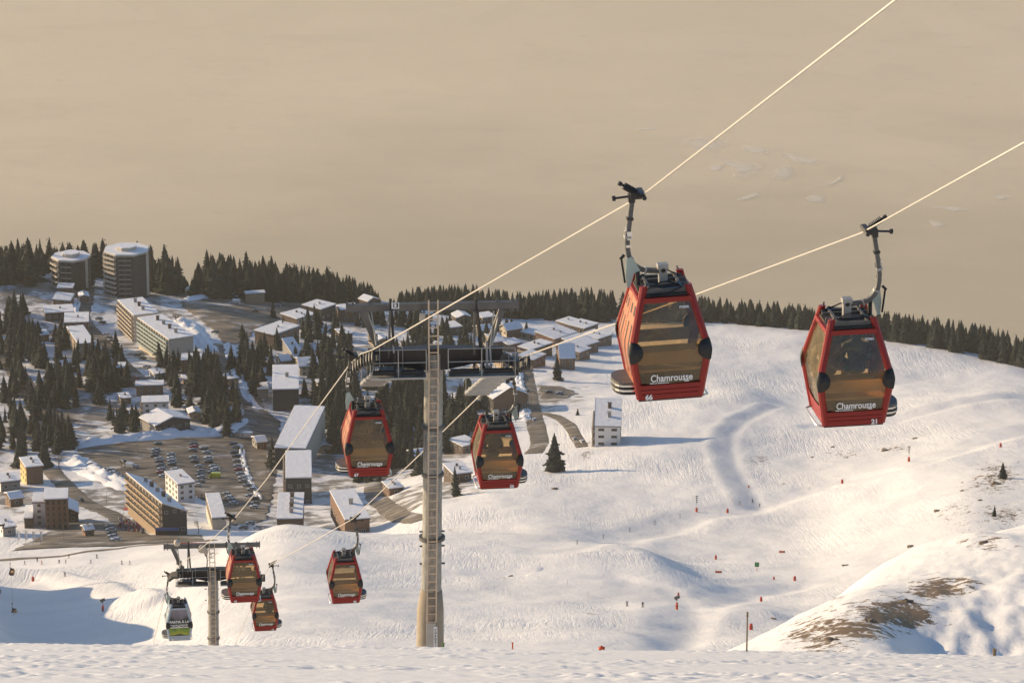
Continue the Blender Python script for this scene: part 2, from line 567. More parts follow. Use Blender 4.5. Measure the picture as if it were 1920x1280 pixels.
    L(math_('MULTIPLY_ADD' if False else 'MULTIPLY', math_('ADD', math_('MULTIPLY', at.outputs['Alpha'], 0.3), 1.0), 0.45), bp3.inputs['Strength'])
    L(noise(5.0, 6, None, 0.65), bp3.inputs['Height']); L(bp2.outputs[0], bp3.inputs['Normal'])
    L(bp3.outputs[0], b.inputs['Normal'])
    L(b.outputs[0], o.inputs['Surface'])
    return m

def blob(px, py, d, rx, ry):
    return np.exp(-((PXX - px) / rx) ** 2 - ((PYY2 - py) / ry) ** 2) * (d[0] < YY) * (YY < d[1])
PYY2 = py_of(ZZ / YY)
rockc = np.zeros_like(ZZ)
for (px, py, d, rx, ry, s) in [
    (1600,1180,(280,620),130,40,0.90),(1690,1150,(280,620),115,46,0.90),(1760,1105,(280,620),80,40,0.80),(1560,1205,(280,620),100,24,0.90),(1810,1090,(280,620),55,32,0.62),
    (1660,1110,(280,620),60,20,0.45),(1560,1140,(280,620),70,22,0.42),(1850,1015,(280,660),70,26,0.66),(1560,1120,(280,620),90,14,0.52),(1780,1040,(280,660),40,20,0.4),
    (1870,900,(900,1700),75,48,0.70),(1800,960,(900,1500),60,40,0.62),(1880,960,(900,1500),65,34,0.70),
    (1590,850,(1400,1900),80,22,0.60),(1680,840,(1400,1900),60,14,0.62),(1420,865,(1400,1900),30,16,0.58),(1640,820,(1400,1900),30,10,0.45),
    (940,1085,(800,1300),22,8,0.56),(1110,1150,(800,1300),20,5,0.6),(575,1010,(1000,1400),20,6,0.4),
    (1045,915,(1400,1700),10,6,0.6),(850,990,(1300,1600),14,18,0.5),(1100,850,(1600,1800),20,14,0.6),(1060,800,(1600,1900),40,40,0.45),
    (1350,1045,(1000,1400),14,5,0.5),(420,1040,(1000,1300),30,16,0.5)]:
    rockc = np.maximum(rockc, s * blob(px, py, d, rx, ry))
dirtc = np.clip(vill * (0.46 + 0.25 * noise2(XX / 60, YY / 80)), 0, 1)
dirtc *= 1 - 0.8 * np.exp(-((PXX - 1100) / 260) ** 2) * (PYY2 < 720)
trackc = ski * (1 - vill) * np.clip(0.40 + 1.1 * noise2(XX / 70, YY / 110) + 0.5 * noise2(XX / 25, YY / 40), 0.0, 1)
for (px, py, rx, ry) in [(1375, 860, 40, 70), (1150, 1095, 220, 16), (700, 1050, 200, 14), (1500, 950, 180, 40)]:
    trackc *= (1 - trough)
    trackc *= 1 - 0.85 * np.exp(-((PXX - px) / rx) ** 2 - ((PYY2 - py) / ry) ** 2)

def build_terrain():
    nv = NA * ND
    co = np.empty((nv, 3)); co[:, 0] = XX.ravel(); co[:, 1] = YY.ravel(); co[:, 2] = ZZ.ravel()
    idx = np.arange(nv).reshape(ND, NA)
    q = np.stack([idx[:-1, :-1], idx[:-1, 1:], idx[1:, 1:], idx[1:, :-1]], -1).reshape(-1, 4)
    me = bpy.data.meshes.new('mountain_terrain')
    me.vertices.add(nv); me.vertices.foreach_set('co', co.ravel())
    me.loops.add(q.size); me.loops.foreach_set('vertex_index', q.ravel())
    me.polygons.add(len(q)); me.polygons.foreach_set('loop_start', np.arange(0, q.size, 4)); me.polygons.foreach_set('loop_total', np.full(len(q), 4))
    me.polygons.foreach_set('use_smooth', np.ones(len(q), bool))
    me.update(calc_edges=True)
    ca = me.color_attributes.new('cover', 'FLOAT_COLOR', 'POINT')
    c = np.ones((nv, 4)); c[:, 0] = rockc.ravel(); c[:, 1] = dirtc.ravel(); c[:, 2] = trackc.ravel(); c[:, 3] = 1 - near.ravel()
    ca.data.foreach_set('color', c.ravel())
    ga = me.attributes.new('groomed', 'FLOAT', 'POINT'); ga.data.foreach_set('value', lane_tint.ravel())
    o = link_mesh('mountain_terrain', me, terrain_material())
    tag(o, 'snow covered mountain slopes falling to the village and its wooded ridge', kind='structure')
    return o
build_terrain()

# valley floor far below, with a near flank raised to thin the haze there
_VY = [2850, 3300, 4500, 6000, 8000, 9500, 15900]; _VZ = [-1180, -1230, -1500, -1750, -1930, -2000, -2001]
def valley_z(y):
    return pchip(_VY, _VZ, y)
def build_valley():
    m, n, o = new_mat('valley_fields_hazed')
    L = n.links.new
    b = n.nodes.new('ShaderNodeBsdfPrincipled'); b.inputs['Roughness'].default_value = 0.9
    b.inputs['Specular IOR Level'].default_value = 0.1
    geo = n.nodes.new('ShaderNodeNewGeometry')
    def noise(scale, detail, rough=0.55):
        x = n.nodes.new('ShaderNodeTexNoise'); x.inputs['Scale'].default_value = scale; x.inputs['Detail'].default_value = detail
        x.inputs['Roughness'].default_value = rough
        L(geo.outputs['Position'], x.inputs['Vector']); return x.outputs['Fac']
    def mix(f, a, c):
        x = n.nodes.new('ShaderNodeMix'); x.data_type = 'RGBA'
        if isinstance(f, float): x.inputs[0].default_value = f
        else: L(f, x.inputs[0])
        for i, v in ((6, a), (7, c)):
            if isinstance(v, tuple): x.inputs[i].default_value = (*v, 1)
            else: L(v, x.inputs[i])
        return x.outputs[2]
    def ramp(f, lo, hi, top=1.0):
        x = n.nodes.new('ShaderNodeMapRange'); x.interpolation_type = 'SMOOTHSTEP'; L(f, x.inputs[0])
        x.inputs[1].default_value = lo; x.inputs[2].default_value = hi; x.inputs[4].default_value = top
        return x.outputs[0]
    vo = n.nodes.new('ShaderNodeTexVoronoi'); vo.inputs['Scale'].default_value = 0.006
    mpv = n.nodes.new('ShaderNodeMapping'); mpv.inputs['Scale'].default_value = (1, 0.5, 1); mpv.inputs['Rotation'].default_value = (0, 0, 0.3)
    L(geo.outputs['Position'], mpv.inputs['Vector']); L(mpv.outputs[0], vo.inputs['Vector'])
    sepv = n.nodes.new('ShaderNodeSeparateColor'); L(vo.outputs['Color'], sepv.inputs[0])
    # haze brightness painted in: far floor paler, near flank darker, along a ragged line
    plain = mix(0.35, mix(noise(0.0011, 7, 0.6), (0.66, 0.56, 0.41), (0.80, 0.69, 0.52)), mix(sepv.outputs[0], (0.70, 0.60, 0.45), (0.80, 0.69, 0.53)))
    flank = mix(noise(0.0016, 8, 0.62), (0.38, 0.34, 0.26), (0.55, 0.485, 0.37))
    sep = n.nodes.new('ShaderNodeSeparateXYZ'); L(geo.outputs['Position'], sep.inputs[0])
    al = n.nodes.new('ShaderNodeMath'); al.operation = 'MULTIPLY_ADD'; al.inputs[1].default_value = 420.0
    L(noise(0.0007, 6, 0.6), al.inputs[0]); L(sep.outputs['Z'], al.inputs[2])
    c = mix(ramp(al.outputs[0], -1760, -1480), plain, flank)
    c = mix(ramp(noise(0.0045, 8, 0.7), 0.50, 0.75, 0.16), c, (0.36, 0.33, 0.255))
    c = mix(ramp(noise(0.016, 5, 0.75), 0.60, 0.75, 0.28), c, (0.34, 0.31, 0.24))
    c = mix(ramp(noise(0.022, 4, 0.8), 0.69, 0.76, 0.4), c, (0.80, 0.73, 0.58))
    L(c, b.inputs['Base Color'])
    L(b.outputs[0], o.inputs['Surface'])
    mb = MB(); KX = 24; KY = 70
    xs = np.linspace(-8900, 8900, KX); ys = np.concatenate([np.linspace(2850, 9500, KY - 6), np.linspace(10000, 15800, 6)])
    vs = [(x, y, float(valley_z(y))) for y in ys for x in xs]
    mb.add(vs, [(j*KX+i, j*KX+i+1, (j+1)*KX+i+1, (j+1)*KX+i) for j in range(KY-1) for i in range(KX-1)])
    return tag(mb.build('valley_floor', m, smooth=True), 'hazy brown mountain flank and valley floor far below the resort', kind='structure')
build_valley()

def build_haze():
    m = bpy.data.materials.new('haze_air'); m.use_nodes = True
    n = m.node_tree; n.nodes.clear()
    o = n.nodes.new('ShaderNodeOutputMaterial')
    v = n.nodes.new('ShaderNodeVolumePrincipled')
    v.inputs['Color'].default_value = (0.88, 0.83, 0.72, 1)
    v.inputs['Density'].default_value = 3.9e-5
    v.inputs['Anisotropy'].default_value = 0.8
    n.links.new(v.outputs[0], o.inputs['Volume'])
    mb = MB().box((0, 7850, -994), (18400, 16500, 2040))
    return tag(mb.build('haze', m), 'warm winter haze filling the valley air', kind='stuff')
build_haze()

# ------------------------------------------------------------------ shared materials
def ground_cover_mat(name, c1, c2, snow=0.45, scale=0.12):
    m, n, o = new_mat(name)
    L = n.links.new
    b = n.nodes.new('ShaderNodeBsdfPrincipled'); b.inputs['Roughness'].default_value = 0.8
    b.inputs['Specular IOR Level'].default_value = 0.2
    geo = n.nodes.new('ShaderNodeNewGeometry')
    def noise(s, d=6, r=0.6):
        x = n.nodes.new('ShaderNodeTexNoise'); x.inputs['Scale'].default_value = s; x.inputs['Detail'].default_value = d
        x.inputs['Roughness'].default_value = r
        L(geo.outputs['Position'], x.inputs['Vector']); return x.outputs['Fac']
    def mix(f, a, c):
        x = n.nodes.new('ShaderNodeMix'); x.data_type = 'RGBA'; L(f, x.inputs[0])
        for i, v in ((6, a), (7, c)):
            if isinstance(v, tuple): x.inputs[i].default_value = (*v, 1)
            else: L(v, x.inputs[i])
        return x.outputs[2]
    mpg = n.nodes.new('ShaderNodeMapping'); mpg.inputs['Scale'].default_value = (0.25, 1.0, 1.0); mpg.inputs['Rotation'].default_value = (0, 0, 0.25); L(geo.outputs['Position'], mpg.inputs['Vector'])
    st = n.nodes.new('ShaderNodeTexNoise'); st.inputs['Scale'].default_value = 0.35; st.inputs['Detail'].default_value = 5; L(mpg.outputs[0], st.inputs['Vector'])
    stm = n.nodes.new('ShaderNodeMapRange'); L(st.outputs['Fac'], stm.inputs[0]); stm.inputs[1].default_value = 0.35; stm.inputs[2].default_value = 0.65
    r = n.nodes.new('ShaderNodeMapRange'); L(noise(scale), r.inputs[0]); r.inputs[1].default_value = 0.92 - snow; r.inputs[2].default_value = 0.92 - snow + 0.16; r.inputs[4].default_value = 0.75
    c = mix(r.outputs[0], mix(stm.outputs[0], c1, c2), (0.6, 0.6, 0.61))
    L(c, b.inputs['Base Color']); L(b.outputs[0], o.inputs['Surface'])
    return m
ASPHALT = ground_cover_mat('worn_asphalt', (0.045, 0.042, 0.04), (0.20, 0.17, 0.135), 0.36, 0.06)
GRAVEL = ground_cover_mat('trampled_gravel', (0.07, 0.065, 0.06), (0.27, 0.215, 0.155), 0.38, 0.06)

ROOFSNOW = simple('roof_snow', (0.76, 0.77, 0.79), 0.6, var=0.05, scale=0.4, bump=0.25)
DARKWOOD = simple('dark_wood', (0.075, 0.050, 0.036), 0.75, var=0.3, scale=1.2)
BROWNWOOD = simple('brown_wood', (0.17, 0.095, 0.055), 0.75, var=0.3, scale=1.2)
PALEWOOD = simple('pale_wood', (0.33, 0.235, 0.15), 0.75, var=0.2, scale=1.2)
CREAM = simple('cream_render', (0.48, 0.42, 0.34), 0.8, var=0.08, scale=0.5)
WHITE = simple('white_render', (0.66, 0.64, 0.60), 0.8, var=0.05, scale=0.5)
SLATE = simple('dark_slate', (0.032, 0.030, 0.032), 0.7, var=0.25, scale=1.0)
GREYC = simple('grey_concrete', (0.28, 0.265, 0.245), 0.85, var=0.15, scale=0.6)
TURQ = simple('turquoise_panel', (0.30, 0.37, 0.345), 0.6)
YELLOWR = simple('yellow_render', (0.62, 0.43, 0.16), 0.8)
GLASSW = simple('window_glass', (0.018, 0.02, 0.024), 0.12, var=0.3, scale=0.4)
FRAMEW = simple('window_frame', (0.50, 0.47, 0.42), 0.6)
RAIL = simple('balcony_rail', (0.36, 0.30, 0.23), 0.6, var=0.15)
REDCLOTH = simple('red_awning_cloth', (0.55, 0.05, 0.03), 0.8)
BLUESIGN = simple('blue_fascia', (0.05, 0.10, 0.28), 0.5)
BARK = simple('spruce_bark', (0.06, 0.042, 0.03), 0.9, var=0.3)
TWIG = simple('bare_twigs', (0.11, 0.075, 0.05), 0.9, var=0.2)

def needle_mat():
    m, n, o = new_mat('spruce_needles')
    L = n.links.new
    b = n.nodes.new('ShaderNodeBsdfPrincipled'); b.inputs['Roughness'].default_value = 0.85; b.inputs['Specular IOR Level'].default_value = 0.15
    oi = n.nodes.new('ShaderNodeObjectInfo')
    geo = n.nodes.new('ShaderNodeNewGeometry')
    nz = n.nodes.new('ShaderNodeTexNoise'); nz.inputs['Scale'].default_value = 0.7; nz.inputs['Detail'].default_value = 4
    L(geo.outputs['Position'], nz.inputs['Vector'])
    mx = n.nodes.new('ShaderNodeMix'); mx.data_type = 'RGBA'
    mx.inputs[6].default_value = (0.007, 0.013, 0.0135, 1); mx.inputs[7].default_value = (0.023, 0.030, 0.025, 1)
    ad = n.nodes.new('ShaderNodeMath'); ad.operation = 'MULTIPLY_ADD'; ad.inputs[1].default_value = 0.5
    L(oi.outputs['Random'], ad.inputs[0]); 
    ml = n.nodes.new('ShaderNodeMath'); ml.operation = 'MULTIPLY'; ml.inputs[1].default_value = 0.6
    L(nz.outputs['Fac'], ml.inputs[0]); L(ml.outputs[0], ad.inputs[2])
    L(ad.outputs[0], mx.inputs[0]); L(mx.outputs[2], b.inputs['Base Color'])
    L(b.outputs[0], o.inputs['Surface'])
    return m
NEEDLES = needle_mat()

# ------------------------------------------------------------------ roads and car parks
def catmull(pts, step=5.0):
    pts = [Vector(p) for p in pts]
    out = []
    for i in range(len(pts) - 1):
        p0 = pts[max(i-1, 0)]; p1 = pts[i]; p2 = pts[i+1]; p3 = pts[min(i+2, len(pts)-1)]
        k = max(2, int((p2 - p1).length / step))
        for j in range(k):
            t = j / k
            out.append(0.5 * ((2*p1) + (p2-p0)*t + (2*p0-5*p1+4*p2-p3)*t*t + (3*p1-p0-3*p2+p3)*t**3))
    out.append(pts[-1])
    return out

def road(name, label, px, width, dmin=1460, mat=None, lift=0.28):
    pts = [hit(x, y, dmin) for x, y in px]
    cl = catmull([(p.x, p.y, 0) for p in pts])
    mb = MB(); K = 7
    vs = []
    for i, p in enumerate(cl):
        t = (cl[min(i+1, len(cl)-1)] - cl[max(i-1, 0)]).normalized(); s = Vector((t.y, -t.x, 0))
        w = width * (1 + 0.10 * float(noise2(i * 0.23, width)))
        for k in range(K):
            q = p + s * w * (k / (K-1) - 0.5)
            vs.append((q.x, q.y, gz(q.x, q.y) + (lift if 0 < k < K-1 else -0.05)))
    mb.add(vs, [(i*K+k, i*K+k+1, (i+1)*K+k+1, (i+1)*K+k) for i in range(len(cl)-1) for k in range(K-1)])
    return tag(mb.build(name, mat or ASPHALT, smooth=True), label, kind='structure')

def lot(name, label, px, dmin=1460, mat=None, lift=0.30):
    poly = [hit(x, y, dmin) for x, y in px]
    P2 = [(p.x, p.y) for p in poly]
    y0 = min(p[1] for p in P2) + 0.1; y1 = max(p[1] for p in P2) - 0.1
    ys = np.arange(y0, y1, 2.5); K = 40
    vs = []; rows = 0
    for y in ys:
        xs = []
        for i in range(len(P2)):
            a, b = P2[i], P2[(i+1) % len(P2)]
            if (a[1] - y) * (b[1] - y) < 0:
                xs.append(a[0] + (b[0]-a[0]) * (y-a[1]) / (b[1]-a[1]))
        if len(xs) < 2: continue
        xa, xb = min(xs), max(xs)
        j = 1.6 * noise2(y / 7.0, 3.3), 1.6 * noise2(y / 7.0, 9.1)
        xa += float(j[0]); xb += float(j[1])
        for k in range(K):
            x = xa + (xb - xa) * k / (K-1)
            vs.append((x, y, gz(x, y) + (lift if 0 < k < K-1 else -0.05)))
        rows += 1
    mb = MB()
    mb.add(vs, [(i*K+k, i*K+k+1, (i+1)*K+k+1, (i+1)*K+k) for i in range(rows-1) for k in range(K-1)])
    return tag(mb.build(name, mat or ASPHALT, smooth=True), label, kind='structure')

lot('car_park', 'large village car park with rows of cars', [(140,842),(235,828),(430,818),(500,770),(525,790),(522,880),(500,975),(440,985),(395,940),(355,925),(310,918),(250,912),(190,890),(150,868)], lift=0.30)
lot('gravel_plateau', 'gravel parking plateau above the village', [(335,556),(400,546),(520,552),(598,566),(596,588),(545,596),(490,612),(455,640),(420,650),(405,622),(372,598),(345,580)], mat=GRAVEL)
lot('terrace_square', 'paved square below the hotel', [(40,1022),(110,985),(170,972),(230,985),(262,1005),(330,1010),(380,1002),(384,1016),(200,1032),(20,1046)], lift=0.32)
lot('chalet_parking', 'dark parking bay beside the snow slope', [(1008,722),(1050,724),(1085,738),(1060,746),(1015,748)], lift=0.32)
road('road', 'road climbing between the apartments and chalets', [(160,535),(158,560),(152,590),(166,620),(200,655),(235,690),(275,730),(300,752)], 11)
road('road', 'road along the foot of the ridge wood', [(-40,540),(40,528),(110,526),(165,536),(230,545),(300,556)], 9)
road('road', 'shaded forest road on the far left', [(-20,625),(25,690),(60,740),(95,775),(132,792)], 11)
road('road', 'road winding from the gravel plateau to the car park', [(418,645),(425,680),(448,715),(468,745),(478,775),(462,800),(440,815)], 11)
road('road', 'road rounding the snow bank to the square', [(95,880),(118,905),(150,935),(185,955),(215,968),(240,990),(270,1008)], 9)
road('road', 'straight road between the ski slope and chalets', [(978,676),(985,700),(992,740),(1002,785),(1012,830),(1000,850)], 9)
road('road', 'lane leading to the white chalet', [(1008,775),(1040,780),(1070,800),(1092,838)], 6)
road('road', 'short lane below the ski lift tower', [(830,760),(800,800),(740,880),(700,915),(745,965),(790,975)], 9)
road('path', 'trodden path along the edge of the snow front', [(-40,1052),(60,1046),(150,1036),(250,1024),(330,1018),(400,1012)], 7, dmin=1380, mat=GRAVEL)

# ------------------------------------------------------------------ spruces
def spruce_meshes(seed, R, L=15):
    r = random.Random(seed)
    mb = MB()
    lean = r.uniform(-0.012, 0.012)
    for i in range(L):
        t = i / (L - 1)
        h = 0.07 + 0.90 * t
        rr = R * (1 - t) ** 0.82 * r.uniform(0.68, 1.18) + 0.008
        n = 10 if t < 0.6 else 7
        ph = r.uniform(0, 6.28)
        for k in range(n):
            if r.random() < 0.06: continue
            a = ph + 6.283 * k / n + r.uniform(-0.25, 0.25)
            q = rr * r.uniform(0.68, 1.18)
            d = Vector((math.cos(a), math.sin(a), 0)); s = Vector((-d.y, d.x, 0))
            droop = 0.20 + 0.22 * (1 - t)
            c = Vector((lean * h * 8, 0, h + r.uniform(-0.015, 0.015)))
            p1 = c + d * q * 0.5 + Vector((0, 0, -q * droop * 0.45)); p2 = c + d * q + Vector((0, 0, -q * droop))
            w = q * r.uniform(0.24, 0.36)
            e1 = p1 + s * w + Vector((0, 0, -0.020)); e2 = p1 - s * w + Vector((0, 0, -0.020))
            mb.add([c + Vector((0, 0, 0.012)), e1, p2, e2, c + d * q * 0.82 + s * w * 0.9 + Vector((0, 0, -q * droop - 0.012)), c + d * q * 0.82 - s * w * 0.9 + Vector((0, 0, -q * droop - 0.012))],
                   [(0, 1, 2), (0, 2, 3), (1, 4, 2), (3, 2, 5)])
    # dense heart of the crown, ragged
    m = 9; prev = None
    for i in range(7):
        t = i / 6
        ring = []
        for k in range(m):
            q = R * 0.62 * (1 - t) ** 0.85 * r.uniform(0.75, 1.2) + 0.003
            a = 6.283 * k / m
            ring.append((q * math.cos(a) + lean * 8 * (0.06 + 0.9 * t), q * math.sin(a), 0.06 + 0.92 * t + r.uniform(-0.02, 0.02)))
        if prev: mb.loft(prev, ring, caps=False)
        prev = ring
    mb.tube([(0, 0, 0.93), (lean * 8, 0, 1.0)], [0.008, 0.001], 4)
    crown = mb.mesh('crown', False, [NEEDLES])
    tb = MB().tube([(0, 0, -0.06), (0, 0, 0.12), (lean * 4, 0, 0.5), (lean * 7.6, 0, 0.95)], [0.022, 0.017, 0.011, 0.002], 6)
    trunk = tb.mesh('trunk', True, [BARK])
    return crown, trunk
SPRUCE = [spruce_meshes(s, R) for s, R in ((1,.20),(2,.17),(3,.23),(4,.15),(5,.19),(6,.26),(7,.18),(8,.21))] + [spruce_meshes(s, R, L) for s, R, L in ((9,.29,11),(10,.24,10),(11,.135,18),(12,.27,13))]
MASS_V = []; MASS_F = []; MASS_N = [0]        # trees of the wood that cannot be told apart
N_SPRUCE = [0]

def spruce(p, height, label, group, solo=True, fat=1.0, name='spruce_tree'):
    v = random.randrange(len(SPRUCE))
    rz = random.uniform(0, 6.28)
    if solo and N_SPRUCE[0] < 300:
        N_SPRUCE[0] += 1
        t = thing(name, label, 'tree', p, rz, group)
        c = link_mesh('crown', SPRUCE[v][0], None, t); k = link_mesh('trunk', SPRUCE[v][1], None, t)
        t.scale = (height * fat, height * fat, height)
        return t
    return None

_CR = []
for me_ in [m_[0] for m_ in SPRUCE]:
    v_ = np.empty(len(me_.vertices) * 3); me_.vertices.foreach_get('co', v_)
    _CR.append((v_.reshape(-1, 3), [tuple(p_.vertices) for p_ in me_.polygons]))
def mass_tree(p, h, seed):
    """a spruce of the wood behind the first row"""
    r = random.Random(seed)
    v, f = _CR[r.randrange(len(_CR))]
    a = r.uniform(0, 6.28); k = h * r.uniform(1.1, 1.45)
    q = np.stack([(v[:, 0] * math.cos(a) - v[:, 1] * math.sin(a)) * k + p.x, (v[:, 0] * math.sin(a) + v[:, 1] * math.cos(a)) * k + p.y, v[:, 2] * h + p.z], 1)
    b = MASS_N[0]
    MASS_V.append(q); MASS_F.extend([tuple(i + b for i in t) for t in f]); MASS_N[0] += len(q)

# woods inside the village: centre, spread, count, height px, label, group
WOODS = [
 (45,665,50,40,20,58,'dark spruce in the shaded wood at the far left edge','spruces of the far left wood'),
 (25,770,32,55,14,58,'dark spruce in the shaded wood at the far left edge','spruces of the far left wood'),
 (135,738,62,32,26,62,'dark spruce in the wood below the long chalet','spruces below the long chalet'),
 (205,722,40,20,8,52,'dark spruce in the wood below the long chalet','spruces below the long chalet'),
 (100,830,26,22,10,66,'dark spruce beside the bend above the snow bank','spruces at the road bend'),
 (40,840,40,25,10,58,'dark spruce beside the bend above the snow bank','spruces at the road bend'),
 (228,792,28,12,6,44,'small spruce behind the snow wall of the car park','spruces behind the car park'),
 (398,765,34,42,30,72,'tall dark spruce in the clump above the car park','spruces of the clump above the car park'),
 (466,690,26,22,9,58,'dark spruce in the clump beside the winding road','spruces beside the winding road'),
 (575,640,50,18,7,42,'dark spruce between the large snow roofed chalets','spruces between the chalets'),
 (622,700,34,30,18,62,'dark spruce in the slope wood left of the lift tower head','spruces left of the lift tower'),
 (640,790,36,50,22,72,'dark spruce in the wood behind the cabin beside the lift tower','spruces behind the tower cabin'),
 (690,860,40,35,12,66,'dark spruce in the wood behind the cabin beside the lift tower','spruces behind the tower cabin'),
 (757,830,30,60,18,80,'tall spruce close behind the lift tower mast','spruces close to the mast'),
 (760,700,34,26,10,56,'dark spruce under the tower cross arm','spruces under the cross arm'),
 (862,800,26,34,12,70,'dark spruce between the mast and the right hand cabin','spruces right of the mast'),
 (850,640,60,18,8,46,'dark spruce among the far chalets behind the tower head','spruces among the far chalets'),
 (720,610,60,10,6,40,'dark spruce among the far chalets behind the tower head','spruces among the far chalets'),
]
for (cx, cy, rx, ry, n, hp, lab, grp) in WOODS:
    for k in range(n):
        for _try in range(8):
            x = cx + rx * random.gauss(0, 0.6); y = cy + ry * random.gauss(0, 0.6)
            p = hit(x, y, 1480)
            ok = p.y < 2130
            if ok: break
        h = hp * random.uniform(0.48, 1.2) / px_scale(p)
        spruce(p, h, lab, grp, fat=1.15)
for (x, y, hp, lab) in [
    (1040, 884, 78, 'lone dark spruce between the road and the ski slope'), (1045, 712, 52, 'lone spruce in front of the round roofed chalet'),
    (856, 930, 62, 'pointed spruce standing in snow just right of the lift mast'), (1880, 897, 34, 'small lone spruce on the stony slope at the right edge'),
    (1864, 968, 24, 'tiny lone spruce low on the stony slope at the right'), (1424, 612, 30, 'small spruce standing forward of the ridge wood on the piste'),
    (512, 596, 32, 'broad spruce behind the blue shaded chalet roof'), (1083, 778, 14, 'tiny spruce left of the white chalet'),
    (896, 742, 22, 'small spruce left of the dark barn'), (930, 735, 16, 'little spruce beside the dark barn gable'),
    (1894, 682, 40, 'spruce standing forward where the right ridge meets the frame')]:
    p = hit(x, y, 780)
    t = spruce(p, hp / px_scale(p), lab, None, fat=1.25)
    if t is None:
        N_SPRUCE[0] -= 1; spruce(p, hp / px_scale(p), lab, None, fat=1.25)
# the rest of those woods, too many to tell apart
for (cx, cy, rx, ry, n, hp) in [(55,685,75,55,24,58),(140,735,80,36,22,56),(45,800,50,48,18,56),(100,835,30,22,8,60),(400,760,40,52,22,66),(380,705,25,22,14,55),
    (645,770,55,85,70,68),(615,690,40,32,20,56),(765,780,42,100,55,70),(862,800,30,50,26,64),(470,688,26,24,16,56),(700,880,45,28,26,60),(880,625,80,10,26,40),(720,605,60,10,18,38),
    (560,625,60,14,14,38),(240,800,40,14,12,42),(320,700,20,25,12,48),(25,610,30,25,20,55),(200,700,40,22,22,52),(800,655,40,16,14,42)]:
    for k in range(n):
        x = cx + rx * random.gauss(0, 0.62); y = cy + ry * random.gauss(0, 0.62)
        p = hit(x, y, 1490, 2140)
        if 1490 < p.y < 2130: mass_tree(p, hp * random.uniform(0.5, 1.1) / px_scale(p), k * 13 + cx)

# ridge rows: (x0, x1, label, group, spacing px, height profile px)
ridge_top_x = [-60, 0, 30, 60, 90, 130, 170, 230, 290, 330, 352, 365, 380, 400, 430, 480, 540, 600, 660, 700, 718, 726, 750, 765, 800, 880, 950, 1010, 1100, 1150, 1230, 1310, 1400, 1500, 1560, 1640, 1700, 1760, 1830, 1880, 1920, 2000]
ridge_top_y = [450, 450, 455, 447, 450, 447, 442, 452, 455, 462, 500, 528, 490, 470, 466, 480, 482, 495, 510, 528, 545, 560, 545, 535, 530, 524, 540, 538, 530, 538, 546, 548, 555, 564, 570, 576, 582, 588, 600, 612, 630, 650]
def ridge_point(px, extra=0.0):
    a = float(a_of_px(px)); 
    cx = sorted(COLS)
    d = float(np.interp(px, cx, [COLS[c][7][0] for c in cx])) + extra
    x = a * d
    return Vector((x, d, gz(x, d)))
RIDGE = [(-60, 330, 'dark spruce in the ridge row behind the two tower blocks', 'spruces behind the tower blocks', 8.5),
         (340, 725, 'dark spruce on the ridge above the gravel plateau', 'spruces above the gravel plateau', 8.5),
         (735, 1150, 'dark spruce on the ridge behind the snowy chalet roofs', 'spruces behind the chalets', 8.5),
         (1160, 1500, 'dark spruce at the top edge of the ski slope between the two nearest cabins', 'spruces at the top of the piste', 9),
         (1500, 1960, 'dark spruce on the ridge falling away at the right of the piste', 'spruces on the right ridge', 9)]
for (x0, x1, lab, grp, step) in RIDGE:
    x = x0
    while x < x1:
        q = ridge_point(x, random.uniform(25, 50) if (80 < x < 180 or 184 < x < 292) else random.uniform(-25, 15))
        ty = float(np.interp(x, ridge_top_x, ridge_top_y))
        zt = q.y * float(tan_of(ty))
        h = max(5.0, (zt - q.z)) * random.choice([0.66, 0.8, 0.9, 0.97, 1.05])
        if zt - q.z > 3:
            spruce(q, h, lab, grp, fat=random.uniform(1.2, 1.65))
        x += 1.9 * step * random.uniform(0.6, 1.4)
    for k in range(int((x1 - x0) / 1.35)):
        xx = random.uniform(x0, x1)
        q = ridge_point(xx, random.uniform(28, 70) if (80 < xx < 180 or 184 < xx < 292) else random.uniform(-40, 55))
        ty = float(np.interp(xx, ridge_top_x, ridge_top_y))
        zt = q.y * float(tan_of(ty)) 
        h = (zt - q.z) * random.choice([0.45, 0.55, 0.65, 0.72, 0.78, 0.9])
        if h > 4: mass_tree(q, min(h, 34), k * 7 + int(x0))

wm = bpy.data.meshes.new('forest'); wm.from_pydata(np.concatenate(MASS_V).tolist(), [], MASS_F); wm.materials.append(NEEDLES); wm.update()
tag(link_mesh('forest', wm), 'dense dark spruce forest along the crest of the ridge', kind='stuff')

# ------------------------------------------------------------------ bare trees
def bare_tree(px, py, hp, label, dmin=780, spread=0.5, name='bare_tree'):
    p = hit(px, py, dmin); H = hp / px_scale(p)
    t = thing(name, label, 'tree', p)
    r = random.Random(int(px)); tr = MB(); cr = MB()
    tr.tube([(0, 0, -0.3), (0.02*H, 0, 0.25*H), (0, 0.01*H, 0.5*H)], [0.03*H, 0.022*H, 0.012*H], 6)
    def grow(a, d, l, w, lv):
        b = a + d * l
        cr.tube([a, b], [w, w * 0.55], 4, caps=False)
        if lv == 0: return
        for k in range(3):
            nd = (d + Vector((r.gauss(0, spread), r.gauss(0, spread), r.uniform(-0.1, 0.35)))).normalized()
            grow(a + d * l * r.uniform(0.5, 1.0), nd, l * r.uniform(0.55, 0.8), w * 0.55, lv - 1)
    for k in range(6):
        grow(Vector((0, 0, H * r.uniform(0.2, 0.5))), Vector((r.gauss(0, 0.6), r.gauss(0, 0.6), 0.8)).normalized(), 0.28 * H, 0.012 * H, 3)
    tr.build('trunk', BARK, t, True); cr.build('crown', TWIG, t)
    return t
bare_tree(866, 735, 42, 'bare leafless tree on the snowy bank behind the tower')
bare_tree(388, 1062, 46, 'leafless bush on the snow brow behind the far tower')
